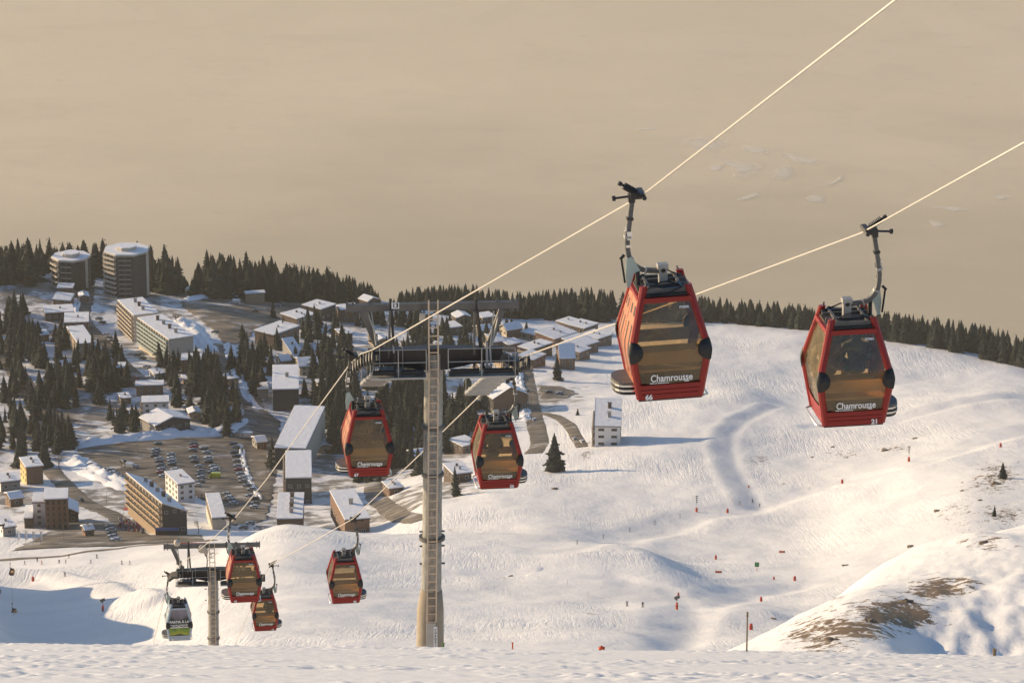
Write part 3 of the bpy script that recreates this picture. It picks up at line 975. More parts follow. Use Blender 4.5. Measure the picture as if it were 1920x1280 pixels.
bare_tree(330, 606, 30, 'bare tree on the snow bank above the apartments')
bare_tree(228, 880, 16, 'round leafless shrub on the snow bank by the hotel')
bare_tree(110, 880, 34, 'frosty bare tree at the corner of the snow bank')
bare_tree(545, 566, 20, 'reddish bare tree at the edge of the gravel plateau')
bare_tree(372, 1000, 30, 'bare shrub in the bank below the low hotel wing', dmin=1460)
bare_tree(1095, 862, 16, 'scrubby bush on the snow edge beside the lone spruce', dmin=1460)

# ------------------------------------------------------------------ buildings
_wm = {}
def window_mesh(w, h, frame):
    key = (round(w, 1), round(h, 1), frame.name)
    if key not in _wm:
        mb = MB()
        mb.mi = 0
        for (cx, cz, sx, sz) in ((0, h/2, w+.24, .12), (0, -h/2, w+.24, .12), (-w/2, 0, .12, h), (w/2, 0, .12, h), (0, 0, .08, h)):
            mb.box((cx, 0.03, cz), (sx, .22, sz))
        mb.mi = 1
        mb.box((0, -0.02, 0), (w - .1, .12, h - .1))
        _wm[key] = mb.mesh('window', False, [frame, GLASSW])
    return _wm[key]
_bm = {}
def balcony_mesh(w, depth, mat, h=1.0):
    key = (round(w, 1), round(depth, 1), mat.name, h)
    if key not in _bm:
        mb = MB()
        mb.box((0, depth/2, -0.1), (w, depth, .2))
        mb.box((0, depth - .05, 0.5 * h), (w, .1, h * .75))
        for sx in (-1, 1): mb.box((sx * (w/2 - .05), depth/2 - .04, .5 * h), (.1, depth - .1, h * .75))
        _bm[key] = mb.mesh('balcony', False, [mat])
    return _bm[key]

def on_face(root, me, name, o3, d, nrm, u, z):
    """put a mesh on a wall: o3 origin of the face, d unit along, u metres along, z height"""
    ob = link_mesh(name, me, None, root)
    p = o3 + d * u
    ob.location = (p.x, p.y, z)
    ob.rotation_euler = (0, 0, math.atan2(d.y, d.x) if (Vector((-d.y, d.x, 0)).dot(nrm) > 0) else math.atan2(-d.y, -d.x))
    return ob

def rect_from_pixels(A, B, C, dmin, drop=0.0, rectify=True):
    base = hit(A[0], A[1], dmin, 2140)
    z1 = base.y * float(tan_of(A[2]))
    def onplane(q, dz=0.0):
        r = ray(*q); t = (z1 - dz) / r.z
        return Vector((r.x * t, r.y * t, 0))
    a = Vector((base.x, base.y, 0)); b = onplane(B); c = onplane(C, drop)
    e1 = b - a; e2 = c - a
    if rectify:
        th1 = math.atan2(e1.y, e1.x); th2 = math.atan2(e2.y, e2.x)
        diff = (th1 - th2 + math.pi) % (2*math.pi) - math.pi
        want = math.pi / 2 if diff > 0 else -math.pi / 2
        k = (want - diff) / 2
        th1 += k; th2 -= k
        e1 = Vector((math.cos(th1), math.sin(th1), 0)) * e1.length
        e2 = Vector((math.cos(th2), math.sin(th2), 0)) * e2.length
    return base, z1, e1, e2

def building(label, A, B, C, walls, dmin=1480, roof='flat', floors=None, left='windows', front='windows', side=None, name='chalet', cat='building',
             rise=0.25, over=0.6, frame=None, snow=0.5, win=(1.4, 1.3), step=3.4, trim=None, group=None, maxlen=90, chimney=0, drop=0.0):
    base, z1, e1, e2 = rect_from_pixels(A, B, C, dmin, drop)
    if drop: roof = 'shed2d'; rise = drop / max(1.0, min(e2.length, maxlen))
    if e1.length > maxlen: e1 *= maxlen / e1.length
    if e2.length > maxlen: e2 *= maxlen / e2.length
    H = max(2.6, z1 - base.z)
    if chimney == 0 and name in ('chalet', 'house'): chimney = (len(label) % 3)
    root = thing(name, label, cat, base, 0, group)
    d1 = e1.normalized(); d2 = e2.normalized(); l1, l2 = e1.length, e2.length
    frame = frame or FRAMEW
    mb = MB()
    o = Vector((0, 0, 0))
    low = -4.0
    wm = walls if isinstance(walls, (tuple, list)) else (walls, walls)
    fl = floors or max(1, round(H / 2.9))
    fh = H / fl
    # walls: left pair and front pair of faces
    c0, cb, cd, cc = o, e1, e1 + e2, e2
    def wall(p, q, hp, hq):
        t = 0.35
        n = Vector(((q-p).y, -(q-p).x, 0)).normalized() * t
        mb2 = [p, q, q + n * 0 , p]
        return [(p.x, p.y, low), (q.x, q.y, low), (q.x, q.y, hq), (p.x, p.y, hp)]
    # roof heights at the four corners (c0 near, cb along e1, cd opposite, cc along e2)
    rs = rise
    h0 = hb = hc = hd = H
    ridge = None
    if roof == 'shed1': hb = H + rs * l1; hd = hb
    elif roof == 'shed2': hc = H + rs * l2; hd = hc
    elif roof == 'shed1d': hb = H - rs * l1; hd = hb
    elif roof == 'shed2d': hc = H - rs * l2; hd = hc
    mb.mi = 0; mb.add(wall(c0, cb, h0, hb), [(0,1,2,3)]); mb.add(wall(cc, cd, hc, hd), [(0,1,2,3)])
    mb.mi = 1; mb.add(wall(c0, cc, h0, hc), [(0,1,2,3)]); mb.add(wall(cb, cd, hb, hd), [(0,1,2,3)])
    if roof == 'gable1':           # ridge runs along e1: gable triangles on the e2 faces
        m0 = (c0 + cc) / 2; m1 = (cb + cd) / 2; hr = H + rs * l2
        mb.mi = 1
        mb.add([(c0.x,c0.y,H),(cc.x,cc.y,H),(m0.x,m0.y,hr)], [(0,1,2)]); mb.add([(cb.x,cb.y,H),(cd.x,cd.y,H),(m1.x,m1.y,hr)], [(0,1,2)])
    if roof == 'gable2':
        m0 = (c0 + cb) / 2; m1 = (cc + cd) / 2; hr = H + rs * l1
        mb.mi = 0
        mb.add([(c0.x,c0.y,H),(cb.x,cb.y,H),(m0.x,m0.y,hr)], [(0,1,2)]); mb.add([(cc.x,cc.y,H),(cd.x,cd.y,H),(m1.x,m1.y,hr)], [(0,1,2)])
    mb.build('wall', [wm[0], wm[1]], root)
    # roof: a dark board slab and the snow lying on it
    ov = over
    def slab(pts, th, lift, name_, mat, parent, bev=0.0):
        m2 = MB()
        n = len(pts)
        m2.add([(p.x, p.y, p.z + lift) for p in pts] + [(p.x, p.y, p.z + lift + th) for p in pts],
               [tuple(range(n))[::-1], tuple(range(n, 2*n))] + [(i, (i+1) % n, n + (i+1) % n, n + i) for i in range(n)])
        return m2.build(name_, mat, parent, bevel=bev)
    def V(p, h): return Vector((p.x, p.y, h))
    def quadroof(q, nm='roof'):
        ctr = sum(q, Vector()) / len(q)
        def grow(p, k):
            v = p - ctr; f = Vector((v.x, v.y, 0)).length
            return p + Vector((v.x, v.y, 0)) / f * k
        big = [grow(p, ov * 1.4) for p in q]
        sn = [grow(p, ov * 1.4 - 0.18) for p in q]
        rf = slab(big, 0.28, 0.02, nm, trim or DARKWOOD, root)
        slab(sn, snow, 0.303, 'snow', ROOFSNOW, rf, 0.16)
        return rf
    if roof.startswith('gable'):
        if roof == 'gable1':
            A0, A1, B0, B1 = V(c0, H), V(cb, H), V(cc, H), V(cd, H)
        else:
            A0, A1, B0, B1 = V(c0, H), V(cc, H), V(cb, H), V(cd, H)
        R0 = (A0 + B0) / 2; R1 = (A1 + B1) / 2; R0.z = R1.z = hr
        al = (A1 - A0).normalized() * ov
        rf = None
        for (p0, p1) in ((A0, A1), (B0, B1)):
            dn = (p0 - R0).normalized() * ov * 1.3
            q = [p0 + dn - al, p1 + dn + al, R1 + al, R0 - al]
            b_ = slab(q, 0.25, 0.02, 'roof', trim or DARKWOOD, root)
            dn2 = (p0 - R0).normalized() * (ov * 1.3 - 0.2)
            q2 = [p0 + dn2 - al * .7, p1 + dn2 + al * .7, R1 + al * .7, R0 - al * .7]
            slab(q2, snow, 0.273, 'snow', ROOFSNOW, b_, 0.14)
            rf = b_
    else:
        rf = quadroof([V(c0, h0), V(cb, hb), V(cd, hd), V(cc, hc)])
    for k in range(chimney):
        f = (k + 1) / (chimney + 1)
        p = e1 * f + e2 * 0.55
        mb3 = MB(); zt = h0 + (hb - h0) * f + (hc - h0) * .55
        cs = 1.5 if max(l1, l2) > 24 else 0.9
        mb3.box((p.x, p.y, zt + 0.9 * cs), (cs, cs, 1.7 * cs)).box((p.x, p.y, zt + 1.78 * cs), (cs * 1.25, cs * 1.25, .16)); mb3.build('chimney', DARKWOOD if k % 2 else GREYC, rf)
    # windows and balconies on the two faces that show
    def dress(kind, o3, d, L, n, htop):
        if kind is None: return
        if kind == 'balcony' or kind == 'balcony_full':
            for i in range(fl):
                z = i * fh + 0.35
                if L < 3: continue
                on_face(root, balcony_mesh(L * 0.98, 1.3, side or RAIL), 'balcony', o3 + n * 0.02, d, n, L/2, z)
                k = max(1, int(L / step))
                for j in range(k):
                    on_face(root, window_mesh(min(2.2, L / k * .62), min(1.9, fh * .66), frame), 'window', o3, d, n, L * (j + .5) / k, z + fh * .48)
        else:
            k = max(1, int(L / step))
            for i in range(fl):
                for j in range(k):
                    if kind == 'few' and (i * 7 + j * 3) % 3: continue
                    on_face(root, window_mesh(win[0], min(win[1], fh * .62), frame), 'window', o3, d, n, L * (j + .5) / k, i * fh + fh * .52)
    n1 = -d2; n2 = -d1
    n1 = (n1 - d1 * n1.dot(d1)).normalized(); n2 = (n2 - d2 * n2.dot(d2)).normalized()
    dress(left, o, d1, l1, n1, H)
    dress(front, o, d2, l2, n2, H)
    return root

# polygon tower blocks
def tower_block(label, cx, ybase, ytop, wpx, sides, floors, walls, rot=0.3, left_balc=True, name='tower_block'):
    base = hit(cx, ybase, 1480, 2120)
    s = px_scale(base)
    R = wpx / s / 2
    ctr = Vector((0, R * 0.93, 0))
    H = base.y * float(tan_of(ytop)) - base.z
    root = thing(name, label, 'building', base)
    pts = [ctr + Vector((R * math.cos(rot + 6.2832*k/sides), R * math.sin(rot + 6.2832*k/sides), 0)) for k in range(sides)]
    mb = MB(); mb.prism([(p.x, p.y) for p in pts], -5, H); mb.build('wall', walls, root)
    rf = MB(); q = [ctr + (p - ctr) * 1.05 for p in pts]
    rf.prism([(p.x, p.y) for p in q], H + 0.004, H + 0.7); rfo = rf.build('roof', CREAM, root)
    sn = MB(); q2 = [ctr + (p - ctr) * 1.02 for p in pts]; sn.prism([(p.x, p.y) for p in q2], H + .71, H + 1.15); sn.build('snow', ROOFSNOW, rfo, bevel=0.2)
    pt = MB(); q3 = [ctr + (p - ctr) * 0.45 for p in pts]; pt.prism([(p.x, p.y) for p in q3], H + 1.16, H + 2.8); pt.build('roof_plant_room', CREAM, rfo)
    ps = MB(); ps.prism([(p.x, p.y) for p in q3], H + 2.81, H + 3.15); ps.build('snow', ROOFSNOW, rfo)
    fh = H / floors
    for k in range(sides):
        a, b = pts[k], pts[(k+1) % sides]
        mid = (a + b) / 2 - ctr; n = mid.normalized(); d = (b - a).normalized(); L = (b - a).length
        if n.y > 0.35: continue                       # faces turned away from the resort
        for i in range(floors):
            z = i * fh + 0.5
            if n.x < -0.5:
                on_face(root, balcony_mesh(L * .96, 1.4, CREAM), 'balcony', a, d, n, L/2, z)
                on_face(root, window_mesh(L * .6, fh * .5, FRAMEW), 'window', a, d, n, L/2, z + fh * .5)
            elif n.x < 0.35:
                on_face(root, balcony_mesh(L * .72, 0.9, CREAM, 0.06), 'balcony', a, d, n, L/2, z)
                for u in (.3, .7):
                    on_face(root, window_mesh(L * .22, fh * .5, SLATE), 'window', a, d, n, L * u, z + fh * .5)
            else:
                on_face(root, window_mesh(1.0, fh * .42, SLATE), 'window', a, d, n, L * .5, z + fh * .5)
    # pale corner strip
    k = max(range(sides), key=lambda i: pts[i].x - 0.3 * pts[i].y)
    mb = MB().box((pts[k].x + .1, pts[k].y - .1, H/2), (1.3, 1.3, H - .05)); mb.build('corner_strip', CREAM, root)
    return root
tower_block('tall dark ten storey tower block with scalloped balconies on the ridge', 236, 560, 481, 86, 8, 9, SLATE, rot=0.39)
tower_block('squat dark five storey tower block left of the tall tower block', 131, 531, 492, 73, 8, 5, SLATE, rot=0.2)

Bq = building
LIT = dict(left='balcony')
Bq('long cream apartment block with lit balconies, the one farther back', (252,640,592), (214,565), (297,588), (CREAM, CREAM), floors=6, left='balcony', front=None, name='apartment_block', trim=CREAM, snow=.35, chimney=3, maxlen=80)
Bq('long apartment block with turquoise balconies above the parked cars', (317,683,637), (261,597), (362,630), (CREAM, CREAM), floors=6, left='balcony', front=None, side=TURQ, name='apartment_block', trim=CREAM, snow=.35, chimney=4, maxlen=80)
Bq('small brown chalet just below the squat tower block', (108,552,541), (104,533), (134,543), BROWNWOOD, left='few', front='few')
Bq('low chalet with sloping white roof under the small brown chalet', (100,572,562), (95,550), (129,565), BROWNWOOD, left=None, front='few', roof='shed2d', rise=.08)
Bq('wide flat roofed chalet with dark front beside the climbing road', (86,602,588), (72,576), (137,589), (PALEWOOD, DARKWOOD), left='few', front='few')
Bq('flat roofed wooden chalet with pale end, below the wide dark one', (122,623,606), (103,590), (163,609), (PALEWOOD, BROWNWOOD), left='few', front='windows')
Bq('long low chalet with snowy roof and pale lit long side', (147,672,646), (105,617), (178,645), (PALEWOOD, CREAM), left='windows', front='few', maxlen=60)
Bq('tiny snow roofed hut among the trees below the long chalet', (217,708,690), (213,682), (236,690), BROWNWOOD, left=None, front='few', name='hut')
Bq('brown box house with flat snow roof beside the turquoise apartment block', (341,700,676), (338,665), (375,677), BROWNWOOD, left='few', front='windows', name='house')
Bq('low snow covered terrace of the brown box house', (345,722,714), (343,706), (366,712), BROWNWOOD, left=None, front=None, name='house_terrace')
Bq('upper roof tier of the stepped house', (256,742,724), (251,716), (304,726), (CREAM, BROWNWOOD), left='few', front='windows', name='stepped_house')
Bq('lowest tier of the stepped house with white front wall', (268,775,756), (262,745), (315,757), (CREAM, WHITE), left='balcony', front='windows', name='stepped_house')
Bq('grey house with broad faceted snow roof behind the car park', (292,815,799), (271,782), (350,783), (GREYC, SLATE), left=None, front='few', roof='gable1', rise=.14, name='house', maxlen=40)
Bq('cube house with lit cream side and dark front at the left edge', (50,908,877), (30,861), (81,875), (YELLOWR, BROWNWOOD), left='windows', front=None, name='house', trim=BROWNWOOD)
Bq('low white walled house cut off by the left edge', (2,922,905), (-22,893), (38,905), (WHITE, GREYC), left=None, front='windows', name='house')
Bq('tall timber clad building with curved pale snow roof by the square', (86,992,937), (84,919), (126,936), (BROWNWOOD, BROWNWOOD), floors=5, left=None, front='windows', name='timber_building', win=(0.7, 1.6), step=2.2, frame=DARKWOOD)
Bq('white stair tower joined to the timber clad building', (63,986,942), (61,927), (84,942), (WHITE, WHITE), floors=4, left='few', front='windows', name='stair_tower')
Bq('low snowy porch left of the white stair tower', (46,990,972), (44,950), (61,972), (BROWNWOOD, DARKWOOD), left=None, front=None, name='porch')
Bq('glass fronted annex right of the timber clad building', (127,980,952), (124,934), (147,962), (GREYC, GLASSW), left=None, front='windows', drop=2.5, name='annex')
Bq('white house with dark upper storey and flat snow roof beside the car park', (334,940,909), (314,886), (364,904), (WHITE, WHITE), floors=3, left='windows', front='windows', name='house', trim=SLATE)
Bq('long low wing with arched openings and rough snow roof', (398,992,972), (338,934), (423,974), (CREAM, CREAM), floors=1, left='windows', front=None, name='low_wing', win=(1.8, 3.0), step=4.0, frame=CREAM, maxlen=70)
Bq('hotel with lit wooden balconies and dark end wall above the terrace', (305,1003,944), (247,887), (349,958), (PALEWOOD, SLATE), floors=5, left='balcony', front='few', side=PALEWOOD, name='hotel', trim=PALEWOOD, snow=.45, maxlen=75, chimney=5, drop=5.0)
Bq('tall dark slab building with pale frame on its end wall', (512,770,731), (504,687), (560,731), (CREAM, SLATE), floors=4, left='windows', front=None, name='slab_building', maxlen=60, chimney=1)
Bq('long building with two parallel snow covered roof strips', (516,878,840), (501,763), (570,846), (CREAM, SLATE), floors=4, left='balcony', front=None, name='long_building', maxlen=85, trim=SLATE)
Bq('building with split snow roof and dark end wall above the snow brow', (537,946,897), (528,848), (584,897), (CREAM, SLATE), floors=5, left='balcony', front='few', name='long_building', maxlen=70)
Bq('snow roof dotted with black vents behind the snow brow', (520,1000,973), (510,927), (567,974), (BROWNWOOD, DARKWOOD), floors=3, left='windows', front=None, name='vented_house', chimney=4, maxlen=50)
Bq('brown house with layered snow roof behind the snow brow', (647,1002,975), (634,922), (692,970), (BROWNWOOD, BROWNWOOD), floors=3, left='few', front='few', name='house', maxlen=50)
Bq('small white box house left of the tall dark slab building', (484,746,731), (481,720), (503,730), (CREAM, GREYC), left='few', front=None, name='house')
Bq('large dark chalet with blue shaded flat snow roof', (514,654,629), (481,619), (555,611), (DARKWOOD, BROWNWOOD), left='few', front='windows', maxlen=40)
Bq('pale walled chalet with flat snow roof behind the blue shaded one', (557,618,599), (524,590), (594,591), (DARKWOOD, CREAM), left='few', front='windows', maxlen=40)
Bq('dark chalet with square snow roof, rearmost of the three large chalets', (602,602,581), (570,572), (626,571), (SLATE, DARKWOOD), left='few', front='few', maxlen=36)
Bq('long dark chalet right of the three large chalets', (640,604,582), (627,574), (674,580), (DARKWOOD, BROWNWOOD), left=None, front='few', maxlen=36)
Bq('chalet with pitched white roof at the edge of the ridge wood', (690,578,566), (668,562), (713,563), (DARKWOOD, DARKWOOD), left=None, front='few', roof='gable1', rise=.2, maxlen=30)
Bq('little house with bright tilted snow roof above the slab building', (552,688,672), (541,655), (570,668), (GREYC, PALEWOOD), left='few', front=None, roof='shed1', rise=.35, name='house', maxlen=20)
Bq('white walled house with hipped snow roof right of the bright tilted one', (562,704,688), (554,672), (597,686), (CREAM, CREAM), left='few', front='windows', roof='gable2', rise=.15, name='house', maxlen=30)
Bq('yellow gabled chalet with blue snow roof behind the tower struts', (762,645,633), (744,636), (797,632), (YELLOWR, BROWNWOOD), left='few', front='few', roof='gable2', rise=.35, maxlen=26)
Bq('small red brown chalet behind the tower lamp box', (790,600,590), (776,583), (812,588), (BROWNWOOD, BROWNWOOD), left=None, front='few', roof='gable2', rise=.3, maxlen=24)
Bq('white gabled chalet with broad blue roof left of the chalet cluster', (950,632,620), (932,614), (982,617), (CREAM, BROWNWOOD), left='windows', front=None, roof='gable2', rise=.3, maxlen=30)
CL = [
 ('rearmost low chalet of the cluster under the ridge wood', (1062,618,608), (1046,602), (1082,600)),
 ('square roofed chalet at the back of the cluster', (1095,628,617), (1070,607), (1113,606)),
 ('long chalet with angled snow roof in the middle of the cluster', (1040,650,637), (1010,625), (1073,622)),
 ('low snow roofed chalet left of the angled one', (1003,640,629), (979,622), (1026,618)),
 ('chalet with broad roof crossed by the right hand rope', (1120,650,637), (1096,626), (1138,626)),
 ('chalet with wide snow roof at the front of the cluster', (1092,664,651), (1062,638), (1115,640)),
 ('front chalet of the cluster with two level roof', (1086,676,662), (1059,648), (1094,652)),
 ('long pale roofed chalet behind the right tower wheels', (996,672,657), (974,650), (1032,643)),
 ('small chalet with narrow roof under the pale roofed one', (1000,690,676), (978,668), (1012,664)),
 ('small snow roofed house left of the pale roofed chalet', (955,660,648), (942,642), (976,642)),
]
for (lab, A_, B_, C_) in CL:
    Bq(lab, A_, B_, C_, (PALEWOOD if random.random() < .4 else BROWNWOOD, BROWNWOOD), left='balcony' if len(lab) % 2 else 'few', front='windows', roof=random.choice(['flat', 'shed1', 'flat']), rise=.08, maxlen=34, group='chalet cluster at the top of the piste')
Bq('white chalet with lightly snowed dark roof beside the piste', (1115,838,799), (1099,760), (1163,802), (DARKWOOD, WHITE), floors=3, left='balcony', front='windows', win=(2.4, 1.0), step=5.5, frame=SLATE, name='chalet', snow=.10, roof='shed1', rise=.12, maxlen=28, trim=SLATE)
Bq('round roofed chalet with white snow dome by the straight road', (1050,692,672), (1040,654), (1078,672), (BROWNWOOD, BROWNWOOD), left=None, front='windows', roof='gable2', rise=.3, maxlen=22)
Bq('dark barn with big shaded roof behind the right hand tower wheels', (925,775,748), (906,722), (982,735), (SLATE, BROWNWOOD), left='few', front='few', roof='gable1', rise=.25, name='barn', maxlen=34, snow=.12)
Bq('snow roofed house half hidden left of the right cabin', (850,905,890), (832,872), (884,886), (DARKWOOD, BROWNWOOD), left='few', front='few', name='house', maxlen=26)
Bq('snow covered house among trees just right of the mast', (868,770,757), (846,742), (902,752), (DARKWOOD, BROWNWOOD), left='few', front='few', name='house', maxlen=26)
Bq('snowy chalet roof seen between the mast and the dark barn', (868,850,838), (846,824), (896,830), (DARKWOOD, PALEWOOD), left='few', front='few', name='house', maxlen=24)
Bq('long timber shed with snow on its roof behind the gravel plateau', (462,562,552), (457,548), (496,552), (PALEWOOD, PALEWOOD), left=None, front=None, name='shed', maxlen=20)
MORE = [
 ('snow roofed house at the bottom left corner of the village', (6,1006,990), (-18,974), (30,988), (WHITE, GREYC)),
 ('low brown house under the left end of the long chalet', (118,700,690), (106,680), (140,688), (BROWNWOOD, BROWNWOOD)),
 ('small snow covered garage beside the forest road', (70,640,630), (58,622), (92,629), (DARKWOOD, BROWNWOOD)),
 ('tiny hut with snow cap below the squat tower block', (150,566,557), (143,550), (166,557), (BROWNWOOD, BROWNWOOD)),
 ('low snow roofed house behind the stepped house', (228,760,748), (218,740), (246,747), (PALEWOOD, BROWNWOOD)),
 ('half hidden chalet in the clump above the car park', (356,790,776), (345,768), (376,776), (DARKWOOD, PALEWOOD)),
 ('small chalet between the spruces left of the tower head', (640,640,628), (622,620), (662,627), (BROWNWOOD, DARKWOOD)),
 ('snow roofed chalet just left of the yellow gabled one', (708,652,640), (690,631), (730,638), (DARKWOOD, BROWNWOOD)),
 ('long low chalet behind the cross arm', (836,628,617), (815,609), (868,615), (BROWNWOOD, DARKWOOD)),
 ('small chalet under the ridge wood right of the tower head', (905,606,597), (888,590), (930,595), (CREAM, BROWNWOOD)),
 ('snow roofed chalet in front of the white gabled one', (925,655,643), (905,634), (948,641), (PALEWOOD, BROWNWOOD)),
 ('small house with white roof by the left rope below the tower', (600,738,724), (588,714), (624,722), (CREAM, GREYC)),
 ('little snow roofed house between the long building and the wood', (600,850,838), (590,826), (620,836), (BROWNWOOD, PALEWOOD)),
 ('snow capped house low in the wood behind the tower cabin', (730,930,917), (716,905), (756,914), (BROWNWOOD, BROWNWOOD)),
 ('dark chalet above the lane beside the mast', (776,868,856), (762,846), (800,853), (DARKWOOD, BROWNWOOD)),
]
MORE += [
 ('low snow roofed chalet right under the ridge wood behind the mast head', (858,606,597), (842,590), (884,595), (DARKWOOD, BROWNWOOD)),
 ('small chalet with pale gable behind the right struts', (900,632,621), (884,613), (924,619), (CREAM, BROWNWOOD)),
 ('snow roofed chalet between the tower head and the road', (940,690,677), (922,668), (962,675), (PALEWOOD, BROWNWOOD)),
 ('dark chalet low beside the tower wheels', (900,700,688), (882,679), (924,686), (DARKWOOD, BROWNWOOD)),
 ('brown chalet with snow cap above the rope near the tower', (690,690,677), (676,668), (712,674), (BROWNWOOD, DARKWOOD)),
 ('small chalet in the wood under the cross arm', (800,716,704), (786,694), (822,701), (PALEWOOD, BROWNWOOD)),
 ('pale chalet just below the large dark chalet', (528,690,678), (516,668), (546,676), (CREAM, PALEWOOD)),
 ('chalet by the winding road below the spruces', (428,724,712), (414,704), (448,710), (BROWNWOOD, PALEWOOD)),
 ('low white garage in front of the turquoise apartment block', (290,712,703), (278,695), (308,701), (WHITE, GREYC)),
 ('low snow roofed workshop at the top corner of the car park', (482,842,830), (472,820), (500,828), (GREYC, BROWNWOOD)),
 ('snow topped kiosk on the shaded square', (160,1006,996), (152,988), (176,994), (BROWNWOOD, BROWNWOOD)),
 ('small brown house between the timber building and the cube house', (20,950,936), (4,926), (44,934), (BROWNWOOD, BROWNWOOD)),
]
for (lab, A_, B_, C_, wm_) in MORE:
    Bq(lab, A_, B_, C_, wm_, left='balcony' if len(lab) % 2 else 'few', front='windows', roof=random.choice(['flat', 'gable2', 'shed1', 'gable1']), rise=.16, maxlen=22, name='chalet')
# lamp posts round the car park and square
def lamp_post(px, py, lab):
    p = hit(px, py, 1480)
    t = thing('street_lamp', lab, 'street lamp', p, 0, 'street lamps of the village')
    MB().tube([(0, 0, -.3), (0, 0, 7.5)], [.12, .07], 6).build('pole', GREYC, t)
    MB().bar((0, 0, 7.45), (1.1, 0, 7.6), .09).box((1.2, 0, 7.55), (.6, .28, .14)).build('lamp_head', GREYC, t)
for (x, y, lab) in ((258, 850, 'lamp post at the back edge of the car park'), (345, 868, 'lamp post between the left rows of cars'), (420, 870, 'lamp post in the aisle before the long right row'), (430, 910, 'lamp post at the lower end of the car park'), (200, 948, 'lamp post at the bend round the snow bank'), (120, 1015, 'lamp post on the shaded square'), (500, 900, 'lamp post beside the split roof building'), (996, 760, 'lamp post along the straight road')):
    lamp_post(x, y, lab)
# ploughed snow heaped at the edges of the car park
def snow_bank(px, label, w=4.0, h=1.8, dmin=1470):
    pts = [hit(x, y, dmin) for x, y in px]
    cl = catmull([(p.x, p.y, 0) for p in pts], 2.5)
    mb = MB(); K = 9; vs = []
    for i, p in enumerate(cl):
        t = (cl[min(i+1, len(cl)-1)] - cl[max(i-1, 0)]).normalized(); sd = Vector((t.y, -t.x, 0))
        e = min(1.0, i / 4, (len(cl) - 1 - i) / 4)
        for k in range(K):
            u = k / (K - 1) * 2 - 1
            q = p + sd * w * u * (1 + .25 * float(noise2(i * .31, 4.4)))
            hh = h * (1 - u * u) * e * (0.65 + .7 * float(noise2(i * .37, k * .5 + 7)) + .35 * float(noise2(i * .9, k * .9)))
            vs.append((q.x, q.y, gz(q.x, q.y) - .12 + max(0, hh)))
    mb.add(vs, [(i*K+k, i*K+k+1, (i+1)*K+k+1, (i+1)*K+k) for i in range(len(cl)-1) for k in range(K-1)])
    return tag(mb.build('snow_bank', ROOFSNOW, None, True), label, kind='structure')
snow_bank([(135,838),(200,826),(300,818),(400,812),(425,806),(450,782)], 'ploughed snow wall behind the car park', 6, 3.2)
snow_bank([(140,858),(180,888),(225,908),(250,918)], 'snow bank between the parked cars and the road', 7, 3.0)
snow_bank([(428,645),(440,690),(462,735),(486,770)], 'snow bank along the winding road', 3.5, 1.8)
snow_bank([(145,560),(140,590),(152,622),(190,660),(225,697)], 'snow bank along the climbing road', 3.0, 1.5)
snow_bank([(340,600),(375,640),(392,660)], 'snow bank below the gravel plateau', 7, 3.0)
snow_bank([(340,566),(400,556),(470,558),(560,566)], 'heaped snow along the back of the gravel plateau', 4, 2.2)
snow_bank([(972,690),(978,740),(988,790)], 'snow bank along the straight road', 3.0, 1.6)
snow_bank([(450,830),(458,870),(470,905),(490,940)], 'strip of snow along the long right row of cars', 2.2, 1.0)

# ------------------------------------------------------------------ people
def skin_figure(name, joints, edges, mat, smooth_lv=1):
    """one continuous body grown over a posed skeleton; joints: {key: (x, y, z, r)}"""
    keys = list(joints)
    me = bpy.data.meshes.new(name)
    me.from_pydata([joints[k][:3] for k in keys], [(keys.index(a), keys.index(b)) for a, b in edges], [])
    ob = bpy.data.objects.new(name, me); COL.objects.link(ob)
    md = ob.modifiers.new('skin', 'SKIN'); md.use_smooth_shade = True
    sv = me.skin_vertices[0].data
    for i, k in enumerate(keys):
        r = joints[k][3]; sv[i].radius = (r, r)
        sv[i].use_root = (k == 'hip')
    sb = ob.modifiers.new('sub', 'SUBSURF'); sb.levels = smooth_lv; sb.render_levels = smooth_lv
    dg = bpy.context.evaluated_depsgraph_get()
    out = bpy.data.meshes.new_from_object(ob.evaluated_get(dg))
    bpy.data.objects.remove(ob)
    out.materials.clear(); out.materials.append(mat)
    return out
EDGES = [('hip','waist'),('waist','chest'),('chest','neck'),('neck','head'),('head','crown'),('chest','sl'),('sl','el'),('el','hl'),('chest','sr'),('sr','er'),('er','hr'),
         ('hip','tl'),('tl','kl'),('kl','fl'),('fl','ol'),('hip','tr'),('tr','kr'),('kr','fr'),('fr','orr')]
SKI_J = dict(hip=(0,0,.92,.15), waist=(0,-.05,1.08,.15), chest=(0,-.10,1.33,.17), neck=(0,-.12,1.50,.07), head=(0,-.14,1.62,.115), crown=(0,-.14,1.74,.09),
             sl=(-.21,-.10,1.42,.08), el=(-.33,-.12,1.16,.06), hl=(-.30,-.36,1.06,.055), sr=(.21,-.10,1.42,.08), er=(.33,-.12,1.16,.06), hr=(.30,-.36,1.06,.055),
             tl=(-.12,0,.86,.11), kl=(-.14,-.16,.50,.09), fl=(-.14,-.02,.10,.075), ol=(-.14,-.20,.06,.06), tr=(.12,0,.86,.11), kr=(.14,-.16,.50,.09), fr=(.14,-.02,.10,.075), orr=(.14,-.20,.06,.06))
